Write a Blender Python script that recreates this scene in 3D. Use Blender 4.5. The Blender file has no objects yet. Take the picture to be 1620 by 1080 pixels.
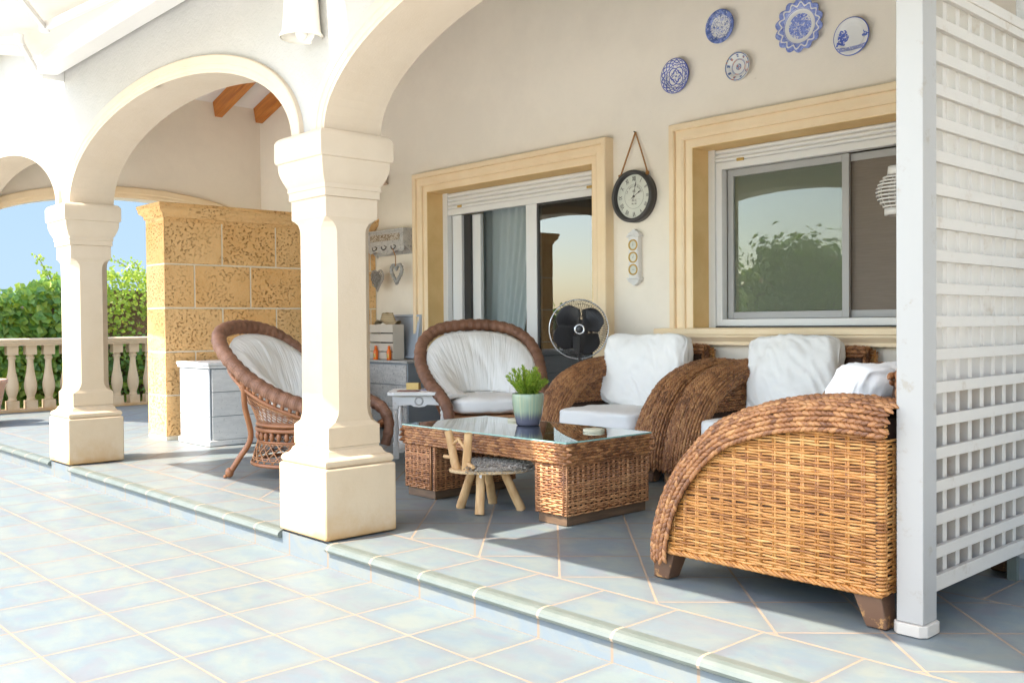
import bpy, math, random
from mathutils import Vector, Matrix, noise as mn
R=random.Random(7)
SC=bpy.context.scene
PI=math.pi
# ------------------------------------------------------------------ camera, world, sun, exposure
f_px=1525.0; th=math.radians(42.76); pt=math.radians(-1.05); ra=math.atan(0.0085)
F=Vector((-math.cos(th),math.sin(th),0)); Rt=Vector((math.sin(th),math.cos(th),0)); U=Vector((0,0,1))
F2=F*math.cos(pt)+U*math.sin(pt); U2=-F*math.sin(pt)+U*math.cos(pt)
CR=Rt*math.cos(ra)-U2*math.sin(ra); CU=U2*math.cos(ra)+Rt*math.sin(ra)
cam=bpy.data.objects.new('camera',bpy.data.cameras.new('camera')); SC.collection.objects.link(cam)
cam.matrix_world=Matrix(((CR.x,CU.x,-F2.x,0),(CR.y,CU.y,-F2.y,0),(CR.z,CU.z,-F2.z,1.0),(0,0,0,1)))
cam.data.lens=f_px/1620*36; cam.data.sensor_width=36; cam.data.clip_end=800; cam.data.clip_start=.05
SC.camera=cam
SC.view_settings.view_transform='Standard'; SC.view_settings.look='None'; SC.view_settings.gamma=1
SC.view_settings.exposure=2.42
W=bpy.data.worlds.new('World'); SC.world=W; W.use_nodes=True
wn=W.node_tree.nodes; wl=W.node_tree.links; wn.clear()
sk=wn.new('ShaderNodeTexSky'); sk.sky_type='NISHITA'; sk.sun_disc=False
EL=math.radians(53.2); sk.sun_elevation=EL; sk.sun_rotation=math.radians(194.5)
sk.air_density=1.0; sk.dust_density=1.3; sk.ozone_density=1.0
bg=wn.new('ShaderNodeBackground'); bg.inputs[1].default_value=0.15
wo=wn.new('ShaderNodeOutputWorld'); wmx=wn.new('ShaderNodeMix'); wmx.data_type='RGBA'; wmx.blend_type='MULTIPLY'; wmx.inputs[0].default_value=1; wmx.inputs[7].default_value=(1.05,1.0,.925,1); wl.new(sk.outputs[0],wmx.inputs[6]); wl.new(wmx.outputs[2],bg.inputs[0]); wl.new(bg.outputs[0],wo.inputs[0])
sd=bpy.data.lights.new('sun','SUN'); sd.energy=2.2; sd.angle=math.radians(.5); sd.color=(1,.94,.84)
so=bpy.data.objects.new('sun',sd); SC.collection.objects.link(so)
sdir=Vector((.2504*math.cos(EL),.9681*math.cos(EL),-math.sin(EL)))
so.rotation_euler=sdir.to_track_quat('-Z','Y').to_euler()
SC.cycles.max_bounces=10; SC.cycles.diffuse_bounces=6; SC.cycles.transparent_max_bounces=24
SC.cycles.sample_clamp_indirect=6
# ------------------------------------------------------------------ mesh helper
class MB:
    def __init__(s): s.v=[]; s.f=[]
    def add(s,vs,fs):
        o=len(s.v); s.v.extend(vs); s.f.extend([tuple(i+o for i in f) for f in fs]); return s
    def box(s,x0,x1,y0,y1,z0,z1):
        return s.add([(x0,y0,z0),(x1,y0,z0),(x1,y1,z0),(x0,y1,z0),(x0,y0,z1),(x1,y0,z1),(x1,y1,z1),(x0,y1,z1)],
          [(0,3,2,1),(4,5,6,7),(0,1,5,4),(1,2,6,5),(2,3,7,6),(3,0,4,7)])
    def tube(s,pts,r,n=8,closed=False,cap=True,rz=None,ph=0):
        pts=[Vector(p) for p in pts]; m=len(pts)
        if not hasattr(r,'__len__'): r=[r]*m
        vs=[]; prev=None
        for i,p in enumerate(pts):
            if closed: t=pts[(i+1)%m]-pts[i-1]
            else: t=pts[min(i+1,m-1)]-pts[max(i-1,0)]
            if t.length<1e-9: t=Vector((0,0,1))
            t.normalize()
            if prev is None:
                a=Vector((0,0,1)) if abs(t.z)<.9 else Vector((1,0,0))
            else: a=prev
            nx=(a-t*a.dot(t))
            if nx.length<1e-6: nx=t.orthogonal()
            nx.normalize(); ny=t.cross(nx); prev=nx
            for k in range(n):
                an=2*PI*k/n+ph; vs.append(tuple(p+nx*(math.cos(an)*r[i])+ny*(math.sin(an)*r[i]*(rz or 1))))
        fs=[]
        for i in range(m if closed else m-1):
            j=(i+1)%m
            for k in range(n):
                l=(k+1)%n; fs.append((i*n+k,i*n+l,j*n+l,j*n+k))
        if not closed and cap:
            fs.append(tuple(range(n))[::-1]); fs.append(tuple((m-1)*n+k for k in range(n)))
        return s.add(vs,fs)
    def lathe(s,prof,n=32,c=(0,0,0),ax='z',a0=0,a1=2*PI,cap=False):
        vs=[];full=abs(a1-a0-2*PI)<1e-6; m=n if full else n+1
        for r,h in prof:
            for k in range(m):
                a=a0+(a1-a0)*k/n; x,y=r*math.cos(a),r*math.sin(a)
                p=(x,y,h) if ax=='z' else ((x,h,y) if ax=='y' else (h,x,y))
                vs.append((p[0]+c[0],p[1]+c[1],p[2]+c[2]))
        fs=[]
        for i in range(len(prof)-1):
            for k in range(n):
                l=(k+1)%m; fs.append((i*m+k,i*m+l,(i+1)*m+l,(i+1)*m+k))
        if cap:
            fs.append(tuple(range(m))[::-1]); fs.append(tuple((len(prof)-1)*m+k for k in range(m)))
        return s.add(vs,fs)
    def prism(s,poly,ax,a,b):
        # poly 2d list; ax: axis of extrusion
        n=len(poly)
        def P(u,v,w): return {'x':(w,u,v),'y':(u,w,v),'z':(u,v,w)}[ax]
        vs=[P(u,v,a) for u,v in poly]+[P(u,v,b) for u,v in poly]
        fs=[(i,(i+1)%n,n+(i+1)%n,n+i) for i in range(n)]+[tuple(range(n))[::-1],tuple(range(n,2*n))]
        return s.add(vs,fs)
    def ball(s,c,rx,ry=None,rz=None,n=12,m=8):
        ry=ry or rx; rz=rz or rx; vs=[(c[0],c[1],c[2]-rz)]
        for i in range(1,m):
            a=-PI/2+PI*i/m
            for k in range(n):
                b=2*PI*k/n; vs.append((c[0]+rx*math.cos(a)*math.cos(b),c[1]+ry*math.cos(a)*math.sin(b),c[2]+rz*math.sin(a)))
        vs.append((c[0],c[1],c[2]+rz)); fs=[]
        for k in range(n): fs.append((0,1+(k+1)%n,1+k))
        for i in range(m-2):
            for k in range(n):
                l=(k+1)%n; fs.append((1+i*n+k,1+i*n+l,1+(i+1)*n+l,1+(i+1)*n+k))
        t=len(vs)-1
        for k in range(n): fs.append((t,1+(m-2)*n+k,1+(m-2)*n+(k+1)%n))
        return s.add(vs,fs)
    def stitch(s,c,t,nrm,L,w,h,bend=0):
        # a plump elongated strand bulge: c centre, t along, nrm outward
        c=Vector(c); t=Vector(t).normalized(); nrm=Vector(nrm); nrm=(nrm-t*nrm.dot(t)).normalized(); b=t.cross(nrm)
        vs=[]; n=6; m=5
        for i in range(m):
            q=-1+2*i/(m-1); rr=math.sqrt(max(0,1-(q*.93)**2))
            for k in range(n):
                a=2*PI*k/n
                vs.append(tuple(c+t*(q*L)+b*(math.cos(a)*w*rr+bend*(1-q*q))+nrm*(math.sin(a)*h*rr+h*.45*(1-q*q))))
        fs=[(i*n+k,i*n+(k+1)%n,(i+1)*n+(k+1)%n,(i+1)*n+k) for i in range(m-1) for k in range(n)]
        fs+= [tuple(range(n))[::-1],tuple((m-1)*n+k for k in range(n))]
        return s.add(vs,fs)
    def xf(s,M):
        s.v=[tuple(M@Vector(p)) for p in s.v]; return s
    def build(s,name,mat,parent=None,smooth=False,bevel=0,loc=None,rot=None,seg=2):
        me=bpy.data.meshes.new(name); 
        rt_=parent
        while rt_ is not None and rt_.parent is not None: rt_=rt_.parent
        if rt_ is not None and rt_.get('_abs') and loc is None:
            L=rt_.location; vs=[(p[0]-L.x,p[1]-L.y,p[2]-L.z) for p in s.v]
        else: vs=s.v
        me.from_pydata(vs,[],s.f); me.update()
        if mat: me.materials.append(mat)
        if smooth: me.polygons.foreach_set('use_smooth',[True]*len(me.polygons))
        o=bpy.data.objects.new(name,me); SC.collection.objects.link(o)
        if parent is not None: o.parent=parent
        if loc: o.location=loc
        if rot: o.rotation_euler=rot
        if bevel:
            b=o.modifiers.new('bevel','BEVEL'); b.width=bevel; b.segments=seg; b.limit_method='ANGLE'; b.angle_limit=math.radians(35)
            me.polygons.foreach_set('use_smooth',[True]*len(me.polygons))
            b.harden_normals=True
        return o
def tag(o,label=None,cat=None,group=None,kind=None):
    if label: o['label']=label
    if cat: o['category']=cat
    if group: o['group']=group
    if kind: o['kind']=kind
    return o
def thing(name,loc,label,cat,group=None,rz=0,absolute=True):
    e=bpy.data.objects.new(name,None); SC.collection.objects.link(e); e.location=loc; e.rotation_euler=(0,0,rz); e.empty_display_size=.1
    if absolute: e['_abs']=1
    return tag(e,label,cat,group)
def dup(root,loc,rz,label,group=None):
    def cp(o,par):
        c=o.copy(); SC.collection.objects.link(c)
        if par: c.parent=par
        for ch in [q for q in SC.objects if q.parent==o and q!=c]: kids.append((ch,c))
        return c
    kids=[]; r=cp(root,None); r.location=loc; r.rotation_euler=(0,0,rz); r['label']=label
    if group: r['group']=group
    while kids:
        ch,p=kids.pop(0); cp(ch,p)
    return r
# ------------------------------------------------------------------ shader helper
class S:
    def __init__(s,g,k): s.g=g; s.k=k
    def _b(s,op,o,rev=False): return s.g.m(op,o,s) if rev else s.g.m(op,s,o)
    def __add__(s,o): return s._b('ADD',o)
    __radd__=__add__
    def __sub__(s,o): return s._b('SUBTRACT',o)
    def __rsub__(s,o): return s._b('SUBTRACT',o,True)
    def __mul__(s,o): return s._b('MULTIPLY',o)
    __rmul__=__mul__
    def __truediv__(s,o): return s._b('DIVIDE',o)
    def gt(s,o): return s._b('GREATER_THAN',o)
    def lt(s,o): return s._b('LESS_THAN',o)
    def fl(s): return s.g.m('FLOOR',s)
    def fr(s): return s.g.m('FRACT',s)
    def ab(s): return s.g.m('ABSOLUTE',s)
    def sin(s): return s.g.m('SINE',s)
    def cos(s): return s.g.m('COSINE',s)
    def mn(s,o): return s._b('MINIMUM',o)
    def mx(s,o): return s._b('MAXIMUM',o)
    def ss(s,a,b):
        n=s.g.n('ShaderNodeMapRange'); n.interpolation_type='SMOOTHSTEP'; s.g.set(n.inputs[0],s)
        n.inputs[1].default_value=a; n.inputs[2].default_value=b; n.inputs[3].default_value=0; n.inputs[4].default_value=1
        return S(s.g,n.outputs[0])
class G:
    def __init__(s,nt): s.nt=nt
    def n(s,t): return s.nt.nodes.new(t)
    def set(s,inp,v):
        if isinstance(v,S): s.nt.links.new(v.k,inp)
        elif isinstance(v,(tuple,list)):
            inp.default_value=(tuple(v)+(1,))[:len(inp.default_value)] if len(inp.default_value)!=len(v) else v
        else: inp.default_value=v
    def m(s,op,a,b=None,c=None):
        n=s.n('ShaderNodeMath'); n.operation=op; s.set(n.inputs[0],a)
        if b is not None: s.set(n.inputs[1],b)
        if c is not None: s.set(n.inputs[2],c)
        return S(s,n.outputs[0])
    def obj(s):
        n=s.n('ShaderNodeTexCoord'); return S(s,n.outputs['Object'])
    def pos(s):
        n=s.n('ShaderNodeNewGeometry'); return S(s,n.outputs['Position'])
    def isl(s):
        n=s.n('ShaderNodeNewGeometry'); return S(s,n.outputs['Random Per Island'])
    def sep(s,v):
        n=s.n('ShaderNodeSeparateXYZ'); s.set(n.inputs[0],v); return [S(s,n.outputs[i]) for i in range(3)]
    def xyz(s,x,y,z):
        n=s.n('ShaderNodeCombineXYZ'); s.set(n.inputs[0],x); s.set(n.inputs[1],y); s.set(n.inputs[2],z); return S(s,n.outputs[0])
    def scl(s,v,k):
        n=s.n('ShaderNodeVectorMath'); n.operation='MULTIPLY'; s.set(n.inputs[0],v); n.inputs[1].default_value=k; return S(s,n.outputs[0])
    def vadd(s,v,w):
        n=s.n('ShaderNodeVectorMath'); n.operation='ADD'; s.set(n.inputs[0],v); s.set(n.inputs[1],w); return S(s,n.outputs[0])
    def noise(s,v,sc=5,det=3,ro=.5,dist=0):
        n=s.n('ShaderNodeTexNoise'); s.set(n.inputs['Vector'],v); n.inputs['Scale'].default_value=sc; n.inputs['Detail'].default_value=det
        n.inputs['Roughness'].default_value=ro; n.inputs['Distortion'].default_value=dist; return S(s,n.outputs[0])
    def vor(s,v,sc=5,feat='F1',out=0):
        n=s.n('ShaderNodeTexVoronoi'); n.feature=feat; s.set(n.inputs['Vector'],v); n.inputs['Scale'].default_value=sc; return S(s,n.outputs[out])
    def white(s,v):
        n=s.n('ShaderNodeTexWhiteNoise'); n.noise_dimensions='3D'; s.set(n.inputs['Vector'],v); return S(s,n.outputs[0])
    def mix(s,f,a,b):
        n=s.n('ShaderNodeMix'); n.data_type='RGBA'; s.set(n.inputs[0],f); s.set(n.inputs[6],a); s.set(n.inputs[7],b); return S(s,n.outputs[2])
    def ramp(s,f,st):
        n=s.n('ShaderNodeValToRGB'); s.set(n.inputs[0],f); cr=n.color_ramp
        while len(cr.elements)<len(st): cr.elements.new(.5)
        for e,(p,c) in zip(cr.elements,st): e.position=p; e.color=tuple(c)+(1,)
        return S(s,n.outputs[0])
def mat(name,col,rough=.6,metal=0,bump=None,bs=.5,bd=.01,spec=.5,extra=None):
    m=bpy.data.materials.new(name); m.use_nodes=True; nt=m.node_tree; g=G(nt); p=nt.nodes['Principled BSDF']
    c=col(g) if callable(col) else col; g.set(p.inputs['Base Color'],c)
    r=rough(g) if callable(rough) else rough; g.set(p.inputs['Roughness'],r)
    p.inputs['Metallic'].default_value=metal; p.inputs['Specular IOR Level'].default_value=spec
    if bump:
        b=g.n('ShaderNodeBump'); b.inputs['Strength'].default_value=bs; b.inputs['Distance'].default_value=bd
        g.set(b.inputs['Height'],bump(g)); nt.links.new(b.outputs[0],p.inputs['Normal'])
    if extra: extra(g,p)
    return m
def mottled(a,b,sc=6,ro=.6):
    return lambda g: g.mix(g.noise(g.obj(),sc,5,ro).ss(.3,.7),a,b)
# ---- materials
def stucco(g): return g.noise(g.pos(),38,5,.7)+g.noise(g.pos(),6,3,.5)*.6
M={}
M['stucco']=mat('white_stucco',lambda g:g.mix(g.noise(g.pos(),1.3,5,.6).ss(.3,.7),(.455,.445,.425),(.415,.41,.39)),.9,bump=stucco,bs=.55,bd=.012,spec=.2)
M['plaster']=mat('beige_plaster',lambda g:g.mix((g.noise(g.pos(),22,4,.6).ss(.70,.76))*.3,g.mix(g.noise(g.pos(),.9,6,.68).ss(.3,.7),(.88,.81,.695),(.81,.745,.64)),(.60,.52,.42)),.9,bump=lambda g:g.noise(g.pos(),14,5,.6)+g.noise(g.pos(),90,3,.6)*.4,bs=.22,bd=.01,spec=.2)
M['ceiling']=mat('white_ceiling_paint',(.82,.81,.80),.9,spec=.2)
def cream(g):
    x,y,z=g.sep(g.pos()); n=g.noise(g.pos(),3,5,.65)
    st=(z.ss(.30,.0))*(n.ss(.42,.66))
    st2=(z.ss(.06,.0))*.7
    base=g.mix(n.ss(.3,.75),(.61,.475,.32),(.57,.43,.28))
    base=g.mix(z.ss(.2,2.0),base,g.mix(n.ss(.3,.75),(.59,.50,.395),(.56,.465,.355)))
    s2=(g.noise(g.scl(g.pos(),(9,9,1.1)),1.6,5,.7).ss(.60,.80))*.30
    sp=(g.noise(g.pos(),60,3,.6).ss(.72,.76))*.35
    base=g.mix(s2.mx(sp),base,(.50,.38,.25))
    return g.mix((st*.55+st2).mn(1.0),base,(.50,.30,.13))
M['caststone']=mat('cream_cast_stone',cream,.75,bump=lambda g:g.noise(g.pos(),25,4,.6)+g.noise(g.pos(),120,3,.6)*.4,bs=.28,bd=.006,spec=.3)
M['surround']=mat('sand_stone_surround',lambda g:g.mix(g.noise(g.pos(),2.2,5,.6).ss(.3,.7),(.90,.73,.50),(.85,.66,.42)),.7,bump=lambda g:g.noise(g.pos(),18,4,.6),bs=.1,bd=.006,spec=.3)
M['reveal']=mat('ochre_stone_reveal',lambda g:g.mix(g.noise(g.pos(),3.2,5,.6).ss(.3,.7),(.80,.56,.26),(.72,.48,.20)),.7,bump=lambda g:g.noise(g.pos(),18,4,.6),bs=.1,bd=.006)
def tilecol(g,grout=True,k=1.0):
    x,y,z=g.sep(g.pos()); P=.3425; s2=1/math.sqrt(2)
    patio=z.lt(-.05)
    u1=(x+2.41)/P; v1=(y-2.69)/P
    u1p=(x+3.12)/.345; v1p=(y-2.05)/.343
    u2=((x+y)*s2-.032)/.3437; v2=((x-y)*s2+3.795)/.3400
    back=(x.gt(-1.78))*(y.gt(3.565))
    strt=(y.lt(2.69)).mx(back)
    vb=(y-3.565)/P
    v1=v1+(vb-v1)*back
    mixf=lambda f,a,b:a+(b-a)*f
    u=mixf(strt,u2,u1); v=mixf(strt,v2,v1)
    u=mixf(patio,u,u1p); v=mixf(patio,v,v1p)
    fu=u.fr(); fv=v.fr(); du=(fu-.5).ab(); dv=(fv-.5).ab(); d=du.mx(dv)
    # field borders get a grout line too
    eb=((y-2.69).ab().lt(.006))*(1-patio)
    eb2=((y-3.565).ab().lt(.005))*(x.gt(-1.78))
    n0=g.noise(g.pos(),45,3,.6)
    gr=(d+(n0-.5)*.006).gt(.4865).mx(eb).mx(eb2)
    idx=g.xyz(u.fl(),v.fl(),strt+patio*2)
    r1=g.white(idx); r2=g.white(g.vadd(idx,(7.3,2.1,4.4)))
    w=g.xyz(x+r1*9,y+r2*9,0.0)
    ws=g.scl(w,(2.2,3.4,1))
    n1=g.noise(ws,2.2,6,.62,.6); n2=g.noise(g.vadd(ws,(5,5,5)),1.8,5,.6,.8); n3=g.noise(w,16,5,.7)
    c=g.mix(n1.ss(.38,.62),(.29,.375,.43),(.37,.44,.42))
    c=g.mix(n2.ss(.47,.68)*.65,c,(.47,.475,.385)); c=g.mix(n3.ss(.4,.7)*.25,c,(.36,.40,.41))
    c=g.mix(n2.ss(.50,.34)*.8,c,(.35,.34,.38))
    edge=(d+(n3-.5)*.12).ss(.33,.50)
    c=g.mix(edge*.55,c,(.30,.285,.30))
    c=g.mix(g.m('MULTIPLY',n3.ss(.60,.72),.35),c,(.26,.25,.26))
    c=g.mix(r1*.30,c,(.44,.45,.42)); c=g.mix(r2*.22,c,(.25,.26,.27)); c=g.mix(.59,c,(.022,.033,.034))
    gc=g.mix(g.noise(g.pos(),9,3,.6).ss(.35,.65),(.275,.205,.145),(.24,.18,.13))
    return c,gr,gc,n3,d
def tile_c(g):
    c,gr,gc,n3,d=tilecol(g); return g.mix(gr,c,gc)
def tile_extra(g,p):
    c,gr,gc,n3,d=tilecol(g)
    g.set(p.inputs['Base Color'],g.mix(gr,c,gc))
    g.set(p.inputs['Roughness'],gr*.4+.42+n3*.15)
    b=g.n('ShaderNodeBump'); b.inputs['Strength'].default_value=.35; b.inputs['Distance'].default_value=.004
    g.set(b.inputs['Height'],(1-gr)*1.0+n3*.35); g.nt.links.new(b.outputs[0],p.inputs['Normal'])
M['tile']=mat('glazed_terrace_tile',(.5,.5,.5),.5,extra=tile_extra)
M['palebounce']=mat('pale_bounce_surface',lambda g:g.mix(g.noise(g.pos(),2,5,.6).ss(.3,.7),(.80,.77,.70),(.74,.71,.64)),.7)  # pale surface for the added slabs that bounce sunlight onto the walls
def riser(g):
    x,y,z=g.sep(g.pos()); u=((x+2.775)/.345); r=g.white(g.xyz(u.fl(),0.0,0.0)); d=(u.fr()-.5).ab()
    n=g.noise(g.xyz(x+r*9,y,z*2.0),7,5,.65,.5)
    c=g.mix(n.ss(.35,.65),(.155,.185,.205),(.19,.20,.185))
    return g.mix((d.gt(.483)).mx(z.lt(-.108)),c,(.24,.18,.13))
M['riser']=mat('step_riser_tile',riser,.45)
M['nosing']=mat('green_grey_step_nosing',lambda g:g.mix((((g.sep(g.pos())[0]+2.41)/.3425).fr()-.5).ab().gt(.485),g.mix(g.noise(g.pos(),8,4,.6).ss(.3,.7),(.11,.13,.112),(.135,.148,.13)),(.40,.29,.20)),.4)
def trav(g):
    p=g.obj(); r=g.isl(); w=g.vadd(p,g.xyz(r*13,r*7,r*3))
    n=g.noise(w,3.2,5,.6); n2=g.noise(g.scl(w,(1,1.0,1.25)),44,7,.60,.15); n3=g.noise(w,60,3,.6)
    reg=g.noise(w,2.3,3,.6)
    c=g.mix(n.ss(.3,.7),(.90,.51,.20),(.80,.41,.13))
    c=g.mix(n3.ss(.3,.8)*.4,c,(.82,.62,.34))
    pit=n2.ss(.555,.62)*(reg.ss(.36,.56)*.8+.2*n3.ss(.4,.6))
    return g.mix(g.mix(0.0,pit,pit)*.85,g.mix(r*.55,c,(.84,.60,.32)),(.40,.17,.04))
def travb(g):
    p=g.obj(); r=g.isl(); w=g.vadd(p,g.xyz(r*13,r*7,r*3))
    n2=g.noise(g.scl(w,(1,1.0,1.25)),44,7,.60,.15); reg=g.noise(w,2.3,3,.6)
    return (1-n2.ss(.55,.62)*(reg.ss(.34,.52)))+g.noise(w,60,3,.6)*.3
M['travertine']=mat('pitted_ochre_stone',trav,.85,bump=travb,bs=.9,bd=.012,spec=.25)
M['mortar']=mat('pale_mortar',(.80,.70,.54),.9)
def rattan(a,b,c,rough=.42,spec=.5):
    def f(g):
        r=g.isl(); n=g.noise(g.obj(),22,4,.6); n2=g.noise(g.obj(),4,3,.5)
        k=(r*.36+n*.5+n2*.45-.14)
        return g.ramp(k,[(0,a),(.32,a),(.55,b),(.85,c),(1,c)])
    return f
M['rope']=mat('braided_banana_leaf',rattan((.16,.062,.024),(.33,.140,.052),(.54,.28,.11)),.42,bump=lambda g:g.noise(g.scl(g.obj(),(1,1,1)),140,3,.6),bs=.5,bd=.003)
M['rope_under']=mat('dark_woven_backing',(.050,.022,.010),.8)
M['wicker']=mat('golden_wicker_strand',rattan((.25,.095,.025),(.49,.215,.055),(.68,.39,.14)),.40,bump=lambda g:g.noise(g.obj(),120,3,.6),bs=.3,bd=.002)
M['wicker_dark']=mat('brown_wicker_strand',rattan((.22,.09,.04),(.42,.19,.08),(.62,.33,.15)),.4)
M['rim']=mat('brown_wrapped_wicker_rim',lambda g:g.mix((g.noise(g.obj(),9,4,.6)).ss(.3,.7),(.17,.075,.04),(.27,.13,.075)),.55,bump=lambda g:g.noise(g.obj(),150,2,.5),bs=.5,bd=.004)
M['cane']=mat('bent_cane',lambda g:g.mix(g.noise(g.obj(),10,4,.6).ss(.3,.7),(.36,.145,.055),(.26,.10,.04)),.38)
M['cloth']=mat('white_cotton_cover',lambda g:g.mix(g.noise(g.obj(),3,4,.6).ss(.3,.7),(.88,.86,.82),(.85,.83,.79)),.85,bump=lambda g:g.noise(g.obj(),9,4,.55)*1.0+g.noise(g.obj(),160,2,.5)*.05,bs=.22,bd=.03,spec=.15)
def pleat(g):
    x,y,z=g.sep(g.obj()); a=g.m('ARCTAN2',x,z+.12); n=g.noise(g.xyz(a*3,z*.6,0.0),3,3,.5)
    n2=g.noise(g.xyz(a*14,z*1.2,0.0),2.2,3,.6)
    return n2+n*.3
M['cloth_pleated']=mat('gathered_white_cotton',lambda g:g.mix(g.noise(g.obj(),3,4,.6).ss(.3,.7),(.87,.85,.81),(.84,.815,.77)),.85,bump=pleat,bs=.4,bd=.03,spec=.15)
M['footwood']=mat('dark_stained_foot_wood',lambda g:g.mix(g.noise(g.obj(),16,5,.7).ss(.56,.62)*g.sep(g.obj())[2].ss(.10,.02),(.13,.065,.035),(.42,.22,.08)),.5)
M['tablewood']=mat('table_plinth_wood',lambda g:g.mix(g.noise(g.scl(g.obj(),(3,3,30)),2,4,.6).ss(.3,.7),(.10,.06,.035),(.17,.10,.055)),.5)
def whitewash(g):
    p=g.obj(); n=g.noise(g.scl(p,(3,3,14)),3,6,.7); n2=g.noise(p,40,4,.7)
    c=g.mix(n.ss(.3,.7),(.80,.785,.76),(.70,.69,.67)); return g.mix(n2.ss(.60,.68)*.45,c,(.34,.33,.33))
M['whitewash']=mat('whitewashed_wood',whitewash,.7,bump=lambda g:g.noise(g.obj(),40,4,.7),bs=.3,bd=.004)
M['greywash']=mat('grey_limed_wood',lambda g:g.mix(g.noise(g.obj(),45,4,.7).ss(.5,.7),g.mix(g.noise(g.scl(g.obj(),(3,3,12)),3,4,.6).ss(.3,.7),(.56,.54,.51),(.47,.455,.43)),(.27,.27,.27)),.7)
M['greyedge']=mat('blue_grey_edge_paint',(.25,.27,.29),.6)
M['whitepaint']=mat('white_gloss_paint',lambda g:g.mix(g.noise(g.obj(),12,5,.7).ss(.58,.7),(.355,.345,.325),(.31,.285,.24)),.38)
M['whitewood']=mat('white_lattice_paint',lambda g:g.mix(g.noise(g.obj(),9,5,.7).ss(.57,.72),(.50,.465,.41),(.42,.36,.29)),.5,bump=lambda g:g.noise(g.obj(),30,3,.6),bs=.15,bd=.004)
M['tablepaint']=mat('chalky_white_paint',lambda g:g.mix(g.noise(g.obj(),14,5,.7).ss(.58,.7),(.84,.82,.78),(.70,.66,.58)),.6)
M['awnpaint']=mat('white_awning_enamel',(.70,.69,.67),.4)
M['alu']=mat('white_aluminium',(.76,.76,.75),.35)
M['alugrey']=mat('grey_window_sash',(.40,.39,.38),.4)
M['rubber']=mat('black_gasket',(.03,.03,.03),.5)
M['black']=mat('black_plastic',(.022,.022,.026),.28)
M['chrome']=mat('bright_steel_wire',(.55,.56,.58),.25,metal=.9)
def tc(g): return g.mix(g.noise(g.scl(g.obj(),(1.2,14,14)),2,4,.6).ss(.3,.7),(.62,.24,.04),(.42,.13,.02))
M['beam']=mat('orange_stained_beam',tc,.5)
M['roof_tile']=mat('terracotta_roof_tile',lambda g:g.mix(g.isl(),(.50,.22,.12),(.62,.36,.22)),.8)
def leafmat(n,a,b,c,tr=.35):
    def ex(g,p):
        col=g.ramp(g.isl(),[(0,a),(.5,b),(1,c)]); g.set(p.inputs['Base Color'],col)
        t=g.n('ShaderNodeBsdfTranslucent'); g.set(t.inputs[0],g.mix(.5,col,(c[0]*1.6,c[1]*1.6,c[2])))
        mx=g.n('ShaderNodeMixShader'); mx.inputs[0].default_value=tr; o=[q for q in g.nt.nodes if q.type=='OUTPUT_MATERIAL'][0]
        g.nt.links.new(p.outputs[0],mx.inputs[1]); g.nt.links.new(t.outputs[0],mx.inputs[2]); g.nt.links.new(mx.outputs[0],o.inputs[0])
    return mat(n,a,.38,extra=ex)
M['ivy']=leafmat('ivy_leaf',(.075,.18,.045),(.15,.30,.06),(.30,.42,.08))
M['ivy_light']=leafmat('young_creeper_leaf',(.16,.29,.03),(.27,.40,.05),(.42,.50,.08),.45)
M['bark']=mat('brown_twigs',(.16,.10,.06),.9)

def glassmat(n,tint,ior=1.5,ref=1.0):
    m=bpy.data.materials.new(n); m.use_nodes=True; nt=m.node_tree; g=G(nt); nt.nodes.clear()
    t=g.n('ShaderNodeBsdfTransparent'); t.inputs[0].default_value=tint+(1,)
    gl=g.n('ShaderNodeBsdfGlossy'); gl.inputs['Roughness'].default_value=.01; gl.inputs[0].default_value=(.95,.97,.97,1)
    fr=g.n('ShaderNodeFresnel'); fr.inputs[0].default_value=ior; fs=S(g,fr.outputs[0])*ref
    mx=g.n('ShaderNodeMixShader'); g.set(mx.inputs[0],fs.mn(1.0)); o=g.n('ShaderNodeOutputMaterial')
    nt.links.new(t.outputs[0],mx.inputs[1]); nt.links.new(gl.outputs[0],mx.inputs[2]); nt.links.new(mx.outputs[0],o.inputs[0]); return m
M['glass']=glassmat('window_glass',(.86,.90,.89),1.5,.75)
M['doorglass']=glassmat('door_glass',(.86,.90,.89),1.5,2.6)

M['tableglass']=glassmat('table_glass',(.86,.92,.89),1.5,1.6)
M['glassedge']=mat('green_glass_edge',(.30,.50,.44),.15)
def fabmat(n,col,tr,bumpf=None,rough=.9):
    def ex(g,p):
        t=g.n('ShaderNodeBsdfTranslucent'); t.inputs[0].default_value=col+(1,)
        mx=g.n('ShaderNodeMixShader'); mx.inputs[0].default_value=tr; o=[q for q in g.nt.nodes if q.type=='OUTPUT_MATERIAL'][0]
        g.nt.links.new(p.outputs[0],mx.inputs[1]); g.nt.links.new(t.outputs[0],mx.inputs[2]); g.nt.links.new(mx.outputs[0],o.inputs[0])
    return mat(n,col,rough,extra=ex,bump=bumpf,bs=.3,bd=.02,spec=.1)
def scr(g,p):
    t=g.n('ShaderNodeBsdfTransparent'); mx=g.n('ShaderNodeMixShader'); mx.inputs[0].default_value=.68; o=[q for q in g.nt.nodes if q.type=='OUTPUT_MATERIAL'][0]
    g.nt.links.new(t.outputs[0],mx.inputs[1]); g.nt.links.new(p.outputs[0],mx.inputs[2]); g.nt.links.new(mx.outputs[0],o.inputs[0])
M['insect']=mat('taupe_insect_screen_mesh',(.40,.36,.28),.9,extra=scr,spec=.1)
M['canvas']=fabmat('cream_awning_canvas',(.54,.50,.43),.20)
M['curtain']=fabmat('blue_grey_curtain',(.60,.68,.68),.35)
M['sheer']=fabmat('sheer_white_curtain',(.78,.79,.76),.45)
M['room']=mat('dim_room_paint',(.74,.68,.54),.9)
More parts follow.
